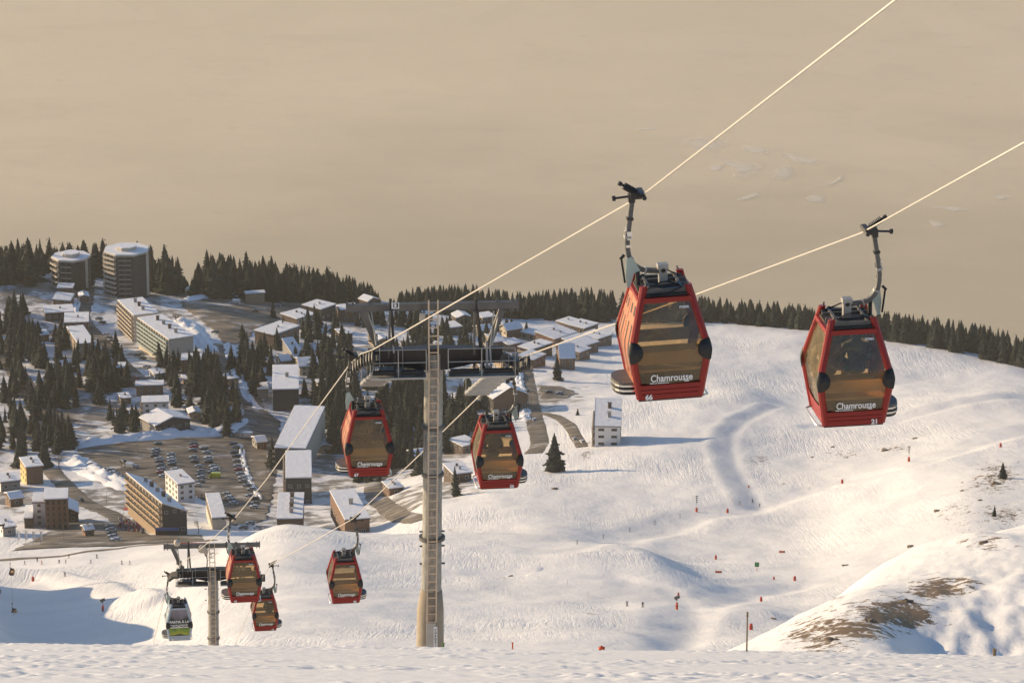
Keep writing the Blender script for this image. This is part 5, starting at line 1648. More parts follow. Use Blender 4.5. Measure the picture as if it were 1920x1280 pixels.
# ------------------------------------------------------------------ lift tower
def make_tower():
    S = 59.5; C = math.cos(PITCH)
    def W(px, py, dy=0.0):            # photograph position relative to the mast head, dy metres beyond it
        return Vector(((px - 812) / S, dy, (690 - py + dy * S * -SP * 0 ) / (S * C)))
    t = thing('lift_tower', 'steel lift tower number 13 with ladder, cross arm and wheel trains', 'lift tower', T13, LINE_YAW * 0.55)
    base_z = gz(T13.x, T13.y) - T13.z
    # mast
    m = MB(); m.tube([W(806, 1112), W(808, 1010), W(813, 690), W(813, 660)], [.325, .312, .292, .292], 20, False); mast = m.build('mast', MASTM, t, True)
    for y_ in (1012, 890, 800):
        mm = MB(); x_ = 808 + (1010 - y_) * .016; mm.tube([W(x_, y_ + 3), W(x_, y_ - 3)], .42 if y_ == 1012 else .355, 20)
        mm.build('flange', GALVD, mast)
    for y_ in (1000, 1028, 1062, 760, 722):
        x_ = 808
        mm = MB()
        for s in (-1, 1): mm.tube([W(x_ + s * 18, y_), W(x_ + s * 24, y_)], .03, 6)
        mm.build('lug', GALVD, mast)
    pd = MB(); pd.tube([W(806, 1112), W(804, 1150), W(803, 1215), Vector((W(803, 1215).x, 0, base_z - 1.0))], [.345, .43, .44, .44], 20)
    pd.build('pedestal', CONC, t, True)
    MB().box(W(804, 1195, -.45), (.30, .10, 1.0)).build('cable_box', GALV, t, bevel=.01)
    MB().box(W(812, 1195, -.50), (.12, .03, .75)).build('marker_board', WHITEL, t)
    bo = link_mesh('lettering', text_mesh('C\nO\nR\nD\nE\nL', .11, RUBBER, .001), None, t); bo.location = W(812, 1195, -.522); bo.rotation_euler = (rad(90), 0, 0); bo.scale = (1, .95, 1)
    # ladder up the front of the mast and above the head
    ld = MB(); y0, y1 = 1165, 556
    def lx_(y): return 812 + (690 - y) * .013
    for s in (-1, 1):
        ld.bar(W(lx_(y0) - 1 + s * 8.6, y0, -.48), W(lx_(690) + s * 8.6, 690, -.42), .045); ld.bar(W(lx_(690) + s * 8.6, 690, -.42), W(lx_(690) + s * 8.6, y1, -.42), .045)
    lo = ld.build('ladder', LADDERM, t)
    y = y0
    rung = MB().bar((-.145, 0, 0), (.145, 0, 0), .032).mesh('rung', False, [LADDERM])
    while y > y1 + 6:
        o_ = link_mesh('rung', rung, None, lo); o_.location = W(lx_(max(y, 690)) - (1 if y > 1000 else 0), y, -.47 if y > 690 else -.42); y -= 15.5
    # main box girder
    g = MB()
    prof = [(690, 653, 680, .10), (742, 651, 681, .14), (790, 650, 690, .20), (836, 650, 690, .20), (885, 651, 681, .14), (942, 653, 680, .10)]
    prev = None
    for (x, ya, yb, w) in prof:
        a, b_ = W(x, ya), W(x, yb)
        ring = [(a.x, -w, a.z), (a.x, w, a.z), (a.x, w, b_.z), (a.x, -w, b_.z)]
        if prev: g.loft(prev, ring, caps=False)
        else: g.quad(*ring)
        prev = ring
    g.quad(*prev); g.build('cross_arm', DARKST, t)
    # upper gantry
    MB().bar(W(650, 574), W(973, 574), .20, .22).build('gantry_beam', GALVD, t)
    for x in (652, 663, 695, 932, 962, 971):
        MB().tube([W(x, 562, -.02), W(x, 586, -.02)], .028, 6).build('gantry_bolt', GALVD, t)
    for (a, b_, w) in (((680, 580), (712, 655), .19), ((942, 582), (914, 655), .19)):
        MB().bar(W(*a), W(*b_), w, w, up=(0, 1, 0)).build('slanted_strut', GALVD, t)
    for (pts, w, mt) in (([(733, 558), (741, 690)], .085, DARKST), ([(728, 690), (732, 575)], .07, GALVD), ([(892, 562), (905, 688)], .085, DARKST), ([(889, 690), (889, 580)], .07, GALVD),
                       ([(697, 580), (705, 640)], .03, GALV), ([(690, 580), (708, 632)], .03, GALV), ([(926, 585), (918, 650)], .035, GALV), ([(936, 585), (921, 645)], .035, GALV),
                       ([(912, 640), (913, 688)], .07, GALV), ([(918, 645), (920, 688)], .06, GALV), ([(735, 610), (738, 655)], .05, GALV)):
        MB().bar(W(*pts[0], -.05), W(*pts[1], -.28), w).build('brace', mt, t)
    for (x0, x1) in ((693, 797), (838, 963)):
        cw = MB(); a, b_ = W(x0, 693), W(x1, 693)
        cw.box(((a.x + b_.x) / 2, -.55, a.z), (b_.x - a.x, .62, .06)); c = cw.build('catwalk', GALV, t)
        tb = MB()
        for i in range(2):
            tb.tube([W(x0 + 4 + i * (x1 - x0) / 2, 684, -.70), W(x0 - 4 + (i + 1) * (x1 - x0) / 2, 684, -.70)], .085, 8)
        tb.build('roller_cover', DARKST, c)
        rl = MB()
        for y_ in (640, 664): rl.tube([W(x0, y_, -.82), W(x1, y_, -.82)], .014, 6)
        for k in (0, 2, 4): rl.tube([W(x0 + (x1 - x0) * k / 4, 693, -.82), W(x0 + (x1 - x0) * k / 4, 640, -.82)], .015, 6)
        rl.build('railing', GALV, c)
    MB().box(W(792, 590, -.2), (.17, .14, .26)).build('lamp_box', CREAM, t, bevel=.01); 
    MB().tube([W(790, 603, -.2), W(790, 600, -.2)], .05, 8).tube([W(788, 565, -.14), W(788, 582, -.14)], .02, 6).tube([W(796, 565, -.14), W(796, 582, -.14)], .02, 6).build('lamp_bracket', GALVD, t)
    sg = MB().box(W(742, 569, -.16), (.24, .02, .20)).build('number_plate', WHITEL, t)
    n_ = link_mesh('lettering', text_mesh('13', .20, RUBBER, .006), None, sg); n_.location = W(742, 569, -.176); n_.rotation_euler = (rad(90), 0, 0)
    # wheel trains at both ends, along the rope
    wheel = MB().tube([(-.05, 0, 0), (.05, 0, 0)], .21, 14).mesh('wheel', True, [RUBBER]); hub = MB().tube([(-.062, 0, 0), (.062, 0, 0)], .11, 10).mesh('hub', False, [GALV])
    sin_, cos_ = math.sin(LINE_YAW * .45), math.cos(LINE_YAW * .45)
    for s, x0 in ((-1, 676), (1, 962)):
        c0 = W(x0, 672)
        tr = MB()
        Rinv = Matrix.Rotation(-LINE_YAW * 0.55, 3, 'Z')
        loc = sorted([Rinv @ (P(*q_) - T13) for q_ in (LEFT if s < 0 else RIGHT)], key=lambda q_: q_.y)
        ly = [q_.y for q_ in loc]
        def on_rope(v, dz=0.0):
            return Vector((float(np.interp(v, ly, [q_.x for q_ in loc])), v, float(np.interp(v, ly, [q_.z for q_ in loc])) + dz))
        ws = [on_rope(-1.6 + .52 * k, -.235) for k in range(9)]
        for a, b_ in zip(ws[:-1], ws[1:]): tr.bar(a + Vector((-s * .16, 0, -.02)), b_ + Vector((-s * .16, 0, -.02)), .06, .16)
        tr.bar(W(690 if s < 0 else 940, 668), ws[3] + Vector((-s * .12, 0, 0)), .22, .24)
        tr.box(ws[3] + Vector((-s * .2, 0, .12)), (.2, .8, .28))
        tro = tr.build('wheel_train', GALVD, t)
        for p in ws:
            o_ = link_mesh('wheel', wheel, None, tro); o_.location = p; o_.rotation_euler = (0, 0, LINE_YAW * .45)
            o2 = link_mesh('hub', hub, None, tro); o2.location = p; o2.rotation_euler = (0, 0, LINE_YAW * .45)
        # stepped service gangway following the train
        xin = -s * 0.80
        steps = [on_rope(-.2 + .62 * k, -.60) + Vector((xin, 0, 0)) for k in range(7)]
        gwo = None
        for e in (-.36, .36):
            gw = MB(); gw.tube([q_ + Vector((e, 0, 0)) for q_ in steps], .055, 6)
            gg = gw.build('service_gangway' if gwo is None else 'stringer', GALV, gwo or t); gwo = gwo or gg
        for q_ in steps: MB().box(q_ + Vector((0, 0, .02)), (.78, .36, .09)).build('step', GALV, gwo)
        gr = MB()
        for e in (-.36, .36):
            for k in (0, 2, 4, 6): gr.tube([steps[k] + Vector((e, 0, 0)), steps[k] + Vector((e, 0, .75))], .014, 5)
            gr.tube([q_ + Vector((e, 0, .75)) for q_ in steps], .014, 5)
        gr.build('gangway_rail', GALV, gwo)
    if True:
        ds = MB(); a = W(700, 640, .2); ds.tube([a, a + Vector((0, .1, .18))], [.16, .16], 10); ds.tube([W(716, 690), W(716, 640)], .03, 6); ds.build('sensor_housing', GALVD, t)
    return t

def mast_mat():
    m, n, o = new_mat('spangled_galvanised_mast')
    L = n.links.new
    b = n.nodes.new('ShaderNodeBsdfPrincipled'); b.inputs['Metallic'].default_value = 0.45; b.inputs['Roughness'].default_value = 0.55
    tc = n.nodes.new('ShaderNodeTexCoord')
    a = n.nodes.new('ShaderNodeTexNoise'); a.inputs['Scale'].default_value = 9; a.inputs['Detail'].default_value = 9; a.inputs['Roughness'].default_value = 0.7
    mp = n.nodes.new('ShaderNodeMapping'); mp.inputs['Scale'].default_value = (1, 1, .35); L(tc.outputs['Object'], mp.inputs['Vector']); L(mp.outputs[0], a.inputs['Vector'])
    cr = n.nodes.new('ShaderNodeValToRGB'); e = cr.color_ramp.elements; e[0].position = .3; e[0].color = (.15, .145, .13, 1); e[1].position = .7; e[1].color = (.40, .39, .355, 1)
    L(a.outputs['Fac'], cr.inputs[0]); L(cr.outputs[0], b.inputs['Base Color']); L(b.outputs[0], o.inputs['Surface'])
    return m
MASTM = mast_mat()
CONC = simple('weathered_concrete', (0.30, 0.25, 0.185), 0.85, var=0.3, scale=2.5, bump=0.01)
LADDERM = simple('pale_ladder_steel', (0.50, 0.40, 0.29), 0.5, 0.4, var=0.15)
tower = make_tower()
far = copy_tree(tower)
far.location = P(399, 1086, 226.0)
far['label'] = 'second lift tower down the line beside the blue grey cabin'
for ch in list(far.children):
    if ch.name.split('.')[0] in ('number_plate', 'marker_board', 'cable_box', 'lettering', 'pedestal'):
        for g_ in list(ch.children): bpy.data.objects.remove(g_)
        bpy.data.objects.remove(ch)
MB().tube([Vector((-.1, 0, -7.0)), Vector((-.16, 0, gz(far.location.x, far.location.y) - far.location.z - 1))], [.345, .345], 20).build('mast_foot', MASTM, far, True)
bpy.context.view_layer.update()
dsh = MB(); dsh.tube([(-1.95, -.1, 2.13), (-1.95, -.1, 2.28), (-1.95, -.1, 2.42), (-1.95, -.1, 2.48)], [.14, .20, .17, .05], 12); dsh.build('siren_bell', CREAM, far, True)
MB().tube([(-.55, -.30, 1.95), (-.55, -.22, 1.95)], .24, 18).build('round_panel', CREAM, far, True)

# another lift at the left edge of the frame
p = hit(10, 1115, 900); e = thing('lift_tower', 'slim steel mast of another lift at the left edge', 'lift tower', hit(-4, 1111, 900))
H_ = 24.0
MB().tube([(0, 0, -1), (0, 0, H_)], [.55, .42], 12).build('mast', GALVD, e, True); MB().bar((-3, 0, H_), (3, 0, H_), .5).build('cross_arm', DARKST, e)
MB().box((0, 0, .4), (2.0, 2.0, 1.0)).build('footing', CONC, e)
for s in (-1, 1): MB().box((s * 2.8, 0, H_ - .3), (.4, 4, .5)).build('wheel_train', DARKST, e)
e_loc = e.location
far_pts = []
for (px, py, lab) in ((20, 1072, 'small distant red cabin of the other lift, highest of three'), (24, 1147, 'small distant red cabin of the other lift, middle of three'), (28, 1199, 'small distant red cabin of the other lift, lowest of three')):
    dep = 1280 - (py - 1072) * 0.8
    c = make_cabin('gondola_cabin', lab, REDP, group='distant cabins of the other lift', small=True)
    q = P(px, py - 14, dep); c.location = q; c.rotation_euler = (0, 0, -.1); far_pts.append(q)
far_pts.sort(key=lambda v: -v.y)
q0 = far_pts[0] + (far_pts[0] - far_pts[1]) * 2; q1 = far_pts[-1] + (far_pts[-1] - far_pts[-2]) * 1.5
tag(MB().tube([q0] + far_pts + [q1], .03, 5).build('haul_rope', DARKST, None, True), 'thin distant rope of the other lift at the left edge', 'rope')

# ------------------------------------------------------------------ parked cars
WHEELM = simple('tyre_black', (0.015, 0.015, 0.015), 0.8)
CARGL = simple('car_glass', (0.012, 0.014, 0.018), 0.08, var=0.1, spec=0.8)
def car_paint(k, c): return simple('car_paint_' + k, c, 0.28, 0.25, var=0.06, coat=0.6)
CARC = {k: car_paint(k, c) for k, c in dict(silver=(.38,.39,.41), grey=(.12,.125,.135), black=(.018,.018,.022), white=(.62,.62,.62), red=(.32,.025,.02), blue=(.03,.07,.19), brown=(.12,.075,.05), green=(.05,.10,.06), beige=(.36,.30,.22), yellow=(.55,.60,.03)).items()}
def loft_rings(rings, caps=True):
    mb = MB()
    for a, b in zip(rings[:-1], rings[1:]): mb.loft(a, b, caps=False)
    mb.quad(*rings[0][::-1]); mb.quad(*rings[-1])
    return mb
def rect(x0, x1, w, z, w2=None):
    w2 = w2 or w
    return [(x0, -w/2, z), (x1, -w2/2, z), (x1, w2/2, z), (x0, w/2, z)]
WHEEL_ME = MB().tube([(0, -.11, 0), (0, .11, 0)], .33, 12).mesh('wheel', False, [WHEELM])
def car_parts(kind, colour):
    pm = CARC[colour]
    if kind == 'van':
        body = loft_rings([rect(-2.6, 2.5, 1.9, .35), rect(-2.65, 2.6, 2.0, .8), rect(-2.62, 2.3, 1.98, 1.25), rect(-2.58, 1.7, 1.9, 1.95), rect(-2.5, 1.4, 1.75, 2.35), rect(-2.4, 1.2, 1.6, 2.42)])
        glass = MB().add([(2.22, -.8, 1.34), (2.22, .8, 1.34), (1.74, .78, 1.98), (1.74, -.78, 1.98)], [(0,1,2,3)])
        for s in (-1, 1): glass.add([(2.0, s*.985, 1.30), (1.1, s*.99, 1.30), (1.1, s*.965, 1.85), (1.72, s*.965, 1.85)], [(0,1,2,3)])
        wx = (-1.7, 1.65)
    else:
        body = loft_rings([rect(-2.05, 2.05, 1.65, .28), rect(-2.12, 2.12, 1.78, .55), rect(-2.08, 2.08, 1.76, .80), rect(-1.95, 1.75, 1.70, .93)])
        body.box((-.28, 0, 1.455), (1.70, 1.18, .05))
        for (xa, xb) in ((1.02, .56), (-1.75, -1.15), (-.15, -.15)):
            for s in (-1, 1): body.bar((xa, s * .76, .93), (xb, s * .58, 1.45), .08)
        glass = loft_rings([rect(-1.72, 1.0, 1.52, .935), rect(-1.12, .54, 1.16, 1.43)])
        wx = (-1.25, 1.30)
    b = body.mesh('body', False, [pm]); g = glass.mesh('windows', False, [CARGL])
    return b, g, wx, (.88 if kind == 'car' else .95)
_cars = {}
def parked(kind, colour, px, py, rz, label, group, dmin=1480, k=1.0):
    p = hit(px, py, dmin)
    key = (kind, colour)
    if key not in _cars: _cars[key] = car_parts(kind, colour)
    b, g, wx, wy = _cars[key]
    t = thing('parked_car' if kind == 'car' else 'parked_van', label, 'car' if kind == 'car' else 'van', (p.x, p.y, p.z + .30), rz, group)
    link_mesh('body', b, None, t); link_mesh('windows', g, None, t)
    for x in wx:
        for s in (-1, 1):
            w = link_mesh('wheel', WHEEL_ME, None, t); w.location = (x, s * wy * .93, .33)
    t.scale = (k, k, k)
    return t
ORD = ['first', 'second', 'third', 'fourth', 'fifth', 'sixth', 'seventh', 'eighth', 'ninth', 'tenth', 'eleventh', 'twelfth', 'thirteenth', 'fourteenth', 'fifteenth', 'sixteenth', 'seventeenth']
ROWS = [
 ('along the snow bank', 'cars along the snow bank', 2.75, [(150,866,'grey'),(172,874,'black'),(179,878,'black'),(186,881,'grey'),(193,883,'black'),(207,884,'silver'),(212,889,'white'),(218,893,'grey'),(225,897,'silver'),(231,902,'grey'),(239,906,'black')]),
 ('in the leftmost upright row of the car park', 'leftmost row of the car park', 3.0, [(297,835,'green'),(293,846,'silver'),(292,852,'brown'),(291,857,'black'),(298,863,'silver'),(299,868,'brown'),(301,875,'grey'),(304,882,'silver'),(302,888,'red'),(306,895,'white')]),
 ('in the short row right of the leftmost one', 'short second row of the car park', 3.0, [(321,855,'silver'),(321,862,'white'),(322,867,'silver'),(323,873,'grey'),(328,883,'white')]),
 ('in the middle row left of the yellow van', 'middle row of the car park', 3.0, [(363,835,'black'),(364,840,'red'),(362,847,'grey'),(363,860,'silver'),(366,868,'black'),(373,877,'silver'),(378,886,'grey'),(376,892,'black'),(378,897,'silver'),(377,905,'grey'),(371,912,'white')]),
 ('in the row that ends at the yellow van', 'row ending at the yellow van', 3.0, [(383,844,'black'),(388,851,'silver'),(391,861,'white'),(392,868,'black'),(400,877,'silver'),(403,882,'white'),(398,888,'grey')]),
 ('in the long right row beside the buildings', 'long right row of the car park', 3.0, [(438,835,'black'),(443,841,'grey'),(440,851,'black'),(444,858,'black'),(444,867,'beige'),(446,876,'silver'),(448,883,'red'),(451,891,'silver'),(455,898,'white'),(456,905,'beige'),(464,913,'grey'),(472,920,'silver'),(469,932,'silver'),(478,938,'black'),(480,946,'grey'),(477,953,'white')]),
 ('in the slanted block by the rough snow roof', 'slanted block of cars', 2.7, [(425,929,'silver'),(430,935,'white'),(434,940,'grey'),(438,946,'silver')]),
 ('stacked on the shaded square below the hotel road', 'cars on the shaded square', 3.0, [(206,990,'grey'),(208,996,'silver'),(210,1002,'black'),(212,1008,'silver'),(215,1014,'grey'),(218,1019,'white')]),
 ('in the bay in front of the long apartment blocks', 'cars before the apartment blocks', 2.6, [(186,600,'grey'),(192,607,'black'),(199,630,'silver'),(205,636,'grey'),(211,642,'black'),(218,648,'silver'),(224,652,'white'),(258,668,'grey'),(268,674,'black'),(276,690,'silver')]),
 ('on the lane beside the bottom snow brow', 'cars beside the snow brow', 2.9, [(470,984,'silver'),(457,992,'grey'),(484,992,'white')]),
]
for (where, grp, rz, lst) in ROWS:
    for i, (x, y, c) in enumerate(lst):
        parked('car', c, x, y, rz + random.uniform(-.06, .06), f'{ORD[i]} car from the top, {c}, {where}', grp)
for (x_, y_, c_, rz_, lab_) in [(180,640,'silver',2.2,'silver car climbing the road past the long chalet'), (222,680,'black',2.2,'black car on the climbing road below the apartment blocks'), (255,712,'red',2.2,'red car at the lower end of the climbing road'),
    (430,690,'white',1.9,'white car high on the winding road'), (468,760,'blue',1.9,'blue car low on the winding road'), (990,735,'grey',1.7,'grey car on the straight road beside the piste'), (1002,790,'white',1.7,'white car lower on the straight road beside the piste'),
    (1030,738,'black',2.9,'black car in the dark parking bay beside the slope'), (1050,740,'silver',2.9,'silver car in the dark parking bay beside the slope'), (150,940,'black',2.3,'black car on the bend round the snow bank'), (505,860,'white',1.8,'white car beside the long building wall'), (508,890,'grey',1.8,'grey car below the white one by the long building'),
    (520,575,'silver',2.9,'silver car at the right end of the gravel plateau'), (480,585,'black',2.9,'black car alone low on the gravel plateau')]:
    parked('car', c_, x_, y_, rz_, lab_, None)
parked('van', 'yellow', 403, 896, 3.05, 'bright yellow van parked at the foot of its row', None)
parked('van', 'white', 242, 877, 2.6, 'white delivery van standing alone in the open car park', None)
parked('car', 'black', 231, 868, 2.2, 'dark car driving beside the white delivery van', None)
parked('car', 'silver', 253, 878, 2.8, 'silver car just right of the white delivery van', None)
parked('van', 'white', 462, 821, 3.1, 'white minibus at the top of the car park', None, k=1.15)
parked('car', 'green', 404, 625, 2.9, 'dark green car where the road leaves the gravel plateau', None)
parked('van', 'white', 404, 547, 3.1, 'white camper truck on the gravel plateau', None, k=1.25)
parked('van', 'silver', 433, 549, 2.6, 'silver camper van with snow around it on the gravel plateau', None, k=1.1)
parked('van', 'beige', 350, 550, 1.7, 'beige lorry at the snow bank edge of the gravel plateau', None, k=1.1)
parked('van', 'grey', 376, 550, 1.7, 'grey van second from the snow bank on the gravel plateau', None, k=1.1)
parked('van', 'brown', 447, 551, 1.6, 'tall brown horsebox van on the gravel plateau', None, k=1.2)
parked('van', 'white', 441, 570, 2.9, 'white camper standing alone in the middle of the gravel plateau', None, k=1.05)
parked('car', 'silver', 1077, 826, 1.9, 'silver car parked farther from the white chalet', None)
parked('car', 'white', 1092, 831, 1.9, 'white car parked right beside the white chalet', None)
parked('car', 'grey', 445, 752, 1.4, 'grey car on the winding road below the spruces', None)

# ------------------------------------------------------------------ hotel terrace: awnings, guests
ORANGE = simple('orange_pad', (0.62, 0.10, 0.03), 0.7, var=0.1)
for i, (x, y, lab) in enumerate(((256, 965, 'uppermost red awning over the hotel terrace'), (262, 972, 'second red awning over the hotel terrace'), (270, 981, 'lowest red awning over the hotel terrace'))):
    q = hit(x, y + 8, 1480); s = px_scale(q)
    t = thing('awning', lab, 'awning', q, .2, 'red terrace awnings')
    MB().add([(-1.5, -1.2, 2.2), (1.5, -1.2, 2.2), (1.5, 1.2, 3.0), (-1.5, 1.2, 3.0), (-1.5, -1.2, 2.3), (1.5, -1.2, 2.3), (1.5, 1.2, 3.1), (-1.5, 1.2, 3.1)], [(0,3,2,1),(4,5,6,7),(0,1,5,4),(1,2,6,5),(2,3,7,6),(3,0,4,7)]).build('cloth', REDCLOTH, t)
    for sx in (-1.4, 1.4): MB().tube([(sx, -1.1, -.2), (sx, -1.1, 2.2)], .05, 5).build('post', GALVD, t)
q = hit(232, 965, 1480); q2 = hit(282, 966, 1480)
t = thing('terrace_canopy', 'long red canopy at the head of the hotel terrace', 'canopy', q, 0)
v = Vector((24 / px_scale(q), 0, 0)); MB().bar((0, 0, 2.6), v + Vector((0, 0, 2.6)), 2.4, .25).build('cloth', REDCLOTH, t)
for k in (0.02, .5, .98): MB().tube([v * k + Vector((0, -.9, -.2)), v * k + Vector((0, -.9, 2.5))], .06, 5).build('post', GALVD, t)
# blue shop front under the hotel end wall
q = hit(292, 1004, 1480); L_ = 44 / px_scale(q)
t = thing('shop_front', 'blue shop fascia along the foot of the hotel end wall', 'shop front', q)
MB().box((L_ / 2, -.6, 3.0), (L_, .5, 1.2)).build('fascia', BLUESIGN, t); MB().box((L_ / 2, -.45, 1.2), (L_, .3, 2.4)).build('glazing', GLASSW, t)
# the guests on the terrace read as one mass
cm = MB(); r = random.Random(5)
cols = [CLOTH['black'], CLOTH['red'], CLOTH['blue'], simple('pale_jacket', (.45, .40, .36), .8)]
for k in range(260):
    u, w = r.random(), r.random()
    x = 222 + u * 50; y = 974 + w * 20 + u * 8
    p = hit(x, y, 1480)
    cm.mi = r.randrange(4)
    h = r.uniform(1.1, 1.75)
    cm.tube([(p.x, p.y, p.z), (p.x, p.y, p.z + h * .55), (p.x, p.y - .05, p.z + h * .85)], [.17, .26, .18], 6)
    cm.tube([(p.x, p.y, p.z + h * .86), (p.x, p.y, p.z + h * .95), (p.x, p.y, p.z + h)], [.08, .13, .05], 6)
me = cm.mesh('crowd', True, cols)
tag(link_mesh('crowd', me), 'crowd of guests sitting out on the hotel terrace', kind='stuff')

# ------------------------------------------------------------------ piste furniture
PADRED = simple('red_pad', (0.50, 0.055, 0.03), 0.7, var=0.12)
POLEM = simple('grey_pole', (0.12, 0.11, 0.10), 0.6, 0.3)
STAKEM = simple('weathered_stake', (0.22, 0.16, 0.08), 0.8)
GREENS = simple('green_sign_face', (0.03, 0.22, 0.08), 0.5)
def pad(px, py, hp, label, mat=PADRED, dmin=790, lance=0.0, gun=False, wide=.55):
    p = hit(px, py, dmin); s = px_scale(p); h = hp / s
    t = thing('padded_post', label, 'padded post', p, random.uniform(-.2, .2), 'padded posts on the pistes')
    w = h * wide
    m = MB(); prev = None
    for (z, k) in ((-.25, 1.0), (0.05, 1.0), (h * .5, .92), (h * .96, .80), (h, .62)):
        ring = [(w/2*k*a, w/2*k*b, z) for a, b in ((1,.5),(.5,1),(-.5,1),(-1,.5),(-1,-.5),(-.5,-1),(.5,-1),(1,-.5))]
        if prev: m.loft(prev, ring, caps=False)
        prev = ring
    m.quad(*prev); m.build('pad', mat, t)
    MB().box((0, 0, h * .55), (w * .97, w * .97, h * .07)).build('strap', RUBBER, t)
    top = h + lance / s
    MB().tube([(0, 0, -.3), (0, 0, max(top, h * 1.15))], .05 if lance else .04, 6).build('pole', POLEM, t)
    if lance and not gun:
        hd = MB()
        for k in range(4): hd.box((0, 0, top - .3 - k * .8), (1.0 - .12 * k, .25, .30))
        hd.build('spray_head', DARKST, t)
    if gun:
        hd = MB(); hd.tube([(-.7, -.1, top - .2), (.7, .1, top + .25)], [.38, .48], 12); hd.box((-.1, 0, top - .55), (.5, .4, .4)); hd.build('snow_gun', GALVD, t)
    return t
for a in [
 (1876,838,8,'red padded post highest on the far right slope'), (1579,906,8,'red padded post on the middle of the groomed traverse'), (1364,961,8,'red padded post beside the foot of the groomed track'),
 (1342,1048,8,'red padded post with dark netting on the lower piste'), (1451,1086,6,'small red padded post left of the pair above the stony mound'), (1490,1088,9,'larger red padded post of the pair above the stony mound'),
 (1427,1127,9,'red padded post beside the small hollow left of the stony mound'), (1408,1180,12,'red padded post next to the tall thin marker pole'), (1471,1216,10,'red padded post low beside the near crest'),
 (1404,914,5,'tiny orange post inside the groomed track'), (62,1089,9,'red padded post on the shaded slope at the far left')]:
    pad(*a)
pad(1704, 865, 9, 'orange padded snow lance on the right slope', ORANGE, lance=22); pad(1306, 959, 8, 'orange padded snow lance at the left end of the traverse', ORANGE, lance=24)
pad(1269, 1142, 14, 'red padded snow gun in the middle of the piste', ORANGE, lance=10, gun=True, wide=.35); pad(193, 1145, 12, 'red padded snow gun in the shaded bowl at the left', PADRED, lance=10, gun=True, wide=.35)
pad(1272, 1117, 7, 'red padded post right above the snow gun', PADRED)
def stake(px, py, hp, label, mat=STAKEM, dmin=790, w=.09, sign=None):
    p = hit(px, py, dmin); h = hp / px_scale(p)
    t = thing('marker_stake', label, 'stake', p, 0, 'piste marker stakes')
    MB().tube([(0, 0, -.2), (0, 0, h)], [w, w * .8], 6).build('pole', mat, t)
    MB().tube([(0, 0, h * .9), (0, 0, h * 1.02)], [w * 1.25, w * 1.1], 6).build('cap', mat, t)
    if sign: MB().box((0, -.08, h * .88), (1.5, .08, 1.6)).build('sign_board', sign, t)
    return t
for i, (x, y) in enumerate(((1082,1020),(1131,1010),(1181,997),(1228,984),(1275,971))):
    stake(x, y, 9, f'{ORD[i]} from the left of five dark stakes lining the traverse', POLEM, w=.16)
stake(1419, 1070, 15, 'green piste sign on a red post', PADRED, sign=GREENS, w=.12)
stake(1064, 1096, 10, 'thin pale stake on top of the bright middle hill', STAKEM, w=.05); stake(1104, 1118, 9, 'thin stake right of the two skiers hill crest', STAKEM, w=.05); stake(1157, 1160, 10, 'thin stake on the small knoll of the middle hill', STAKEM, w=.05)
stake(1373, 940, 6, 'small orange stake at the foot of the groomed track', ORANGE, w=.1); stake(1517, 918, 6, 'yellow stake on the groomed traverse', STAKEM, w=.1); stake(1524, 909, 6, 'dark stake above the yellow one on the traverse', POLEM, w=.1)
# near the crest
stake(1400, 1226, 78, 'tall thin wooden marker pole on the near crest', STAKEM, dmin=46, w=.012)
stake(961, 1222, 14, 'short orange tipped stake on the near crest', ORANGE, dmin=46, w=.012)
stake(1864, 1233, 15, 'stubby wooden post on the near crest at the right', STAKEM, dmin=46, w=.025)
stake(831, 1220, 8, 'tiny green tipped peg beside the tower pedestal', simple('green_peg', (.12, .2, .05), .7), dmin=46, w=.02)
q = hit(1129, 1219, 44); t = thing('snow_fence_roll', 'small orange rolled safety net on the near crest', 'safety net', q)
MB().tube([(-.035, 0, .02), (-.01, 0, .045), (.03, 0, .03)], [.022, .028, .02], 8).build('roll', ORANGE, t, True); MB().bar((-.04, 0, -.01), (-.04, 0, .06), .006).build('peg', STAKEM, t)
for (x, y, w_, lab) in ((1347,1074,12,'flat orange safety net lying on the lower piste'), (1466,1036,11,'small orange safety net on the mid piste')):
    q = hit(x, y, 800); L_ = w_ / px_scale(q); t = thing('safety_net', lab, 'safety net', q)
    MB().box((0, 0, .45), (L_, .05, .7)).build('net', ORANGE, t)
    for k in (-.5, 0, .5): MB().tube([(k * L_, 0, -.2), (k * L_, 0, 1.0)], .04, 5).build('peg', POLEM, t)
q = hit(330, 1022, 1380); L_ = 60 / px_scale(q); t = thing('safety_fence', 'long red fence at the edge of the snow front', 'fence', q)
for k in range(8):
    MB().box(((k + .5) * L_ / 8, 0, .6), (L_ / 8 - .1, .06, .9)).build('panel', PADRED, t)
    MB().tube([(k * L_ / 8, 0, -.3), (k * L_ / 8, 0, 1.2)], .05, 5).build('post', POLEM, t)
for i, x in enumerate((34, 48, 62, 76)):
    q = hit(x, 1022, 1450); t = thing('flag_pole', f'{ORD[i]} white banner from the left edge of the square', 'banner', q, 0, 'white banners on the square')
    MB().tube([(0, 0, -.2), (0, 0, 6.0)], .08, 6).build('pole', GALV, t); MB().box((.45, 0, 4.0), (.8, .04, 3.6)).build('cloth', WHITEL, t)

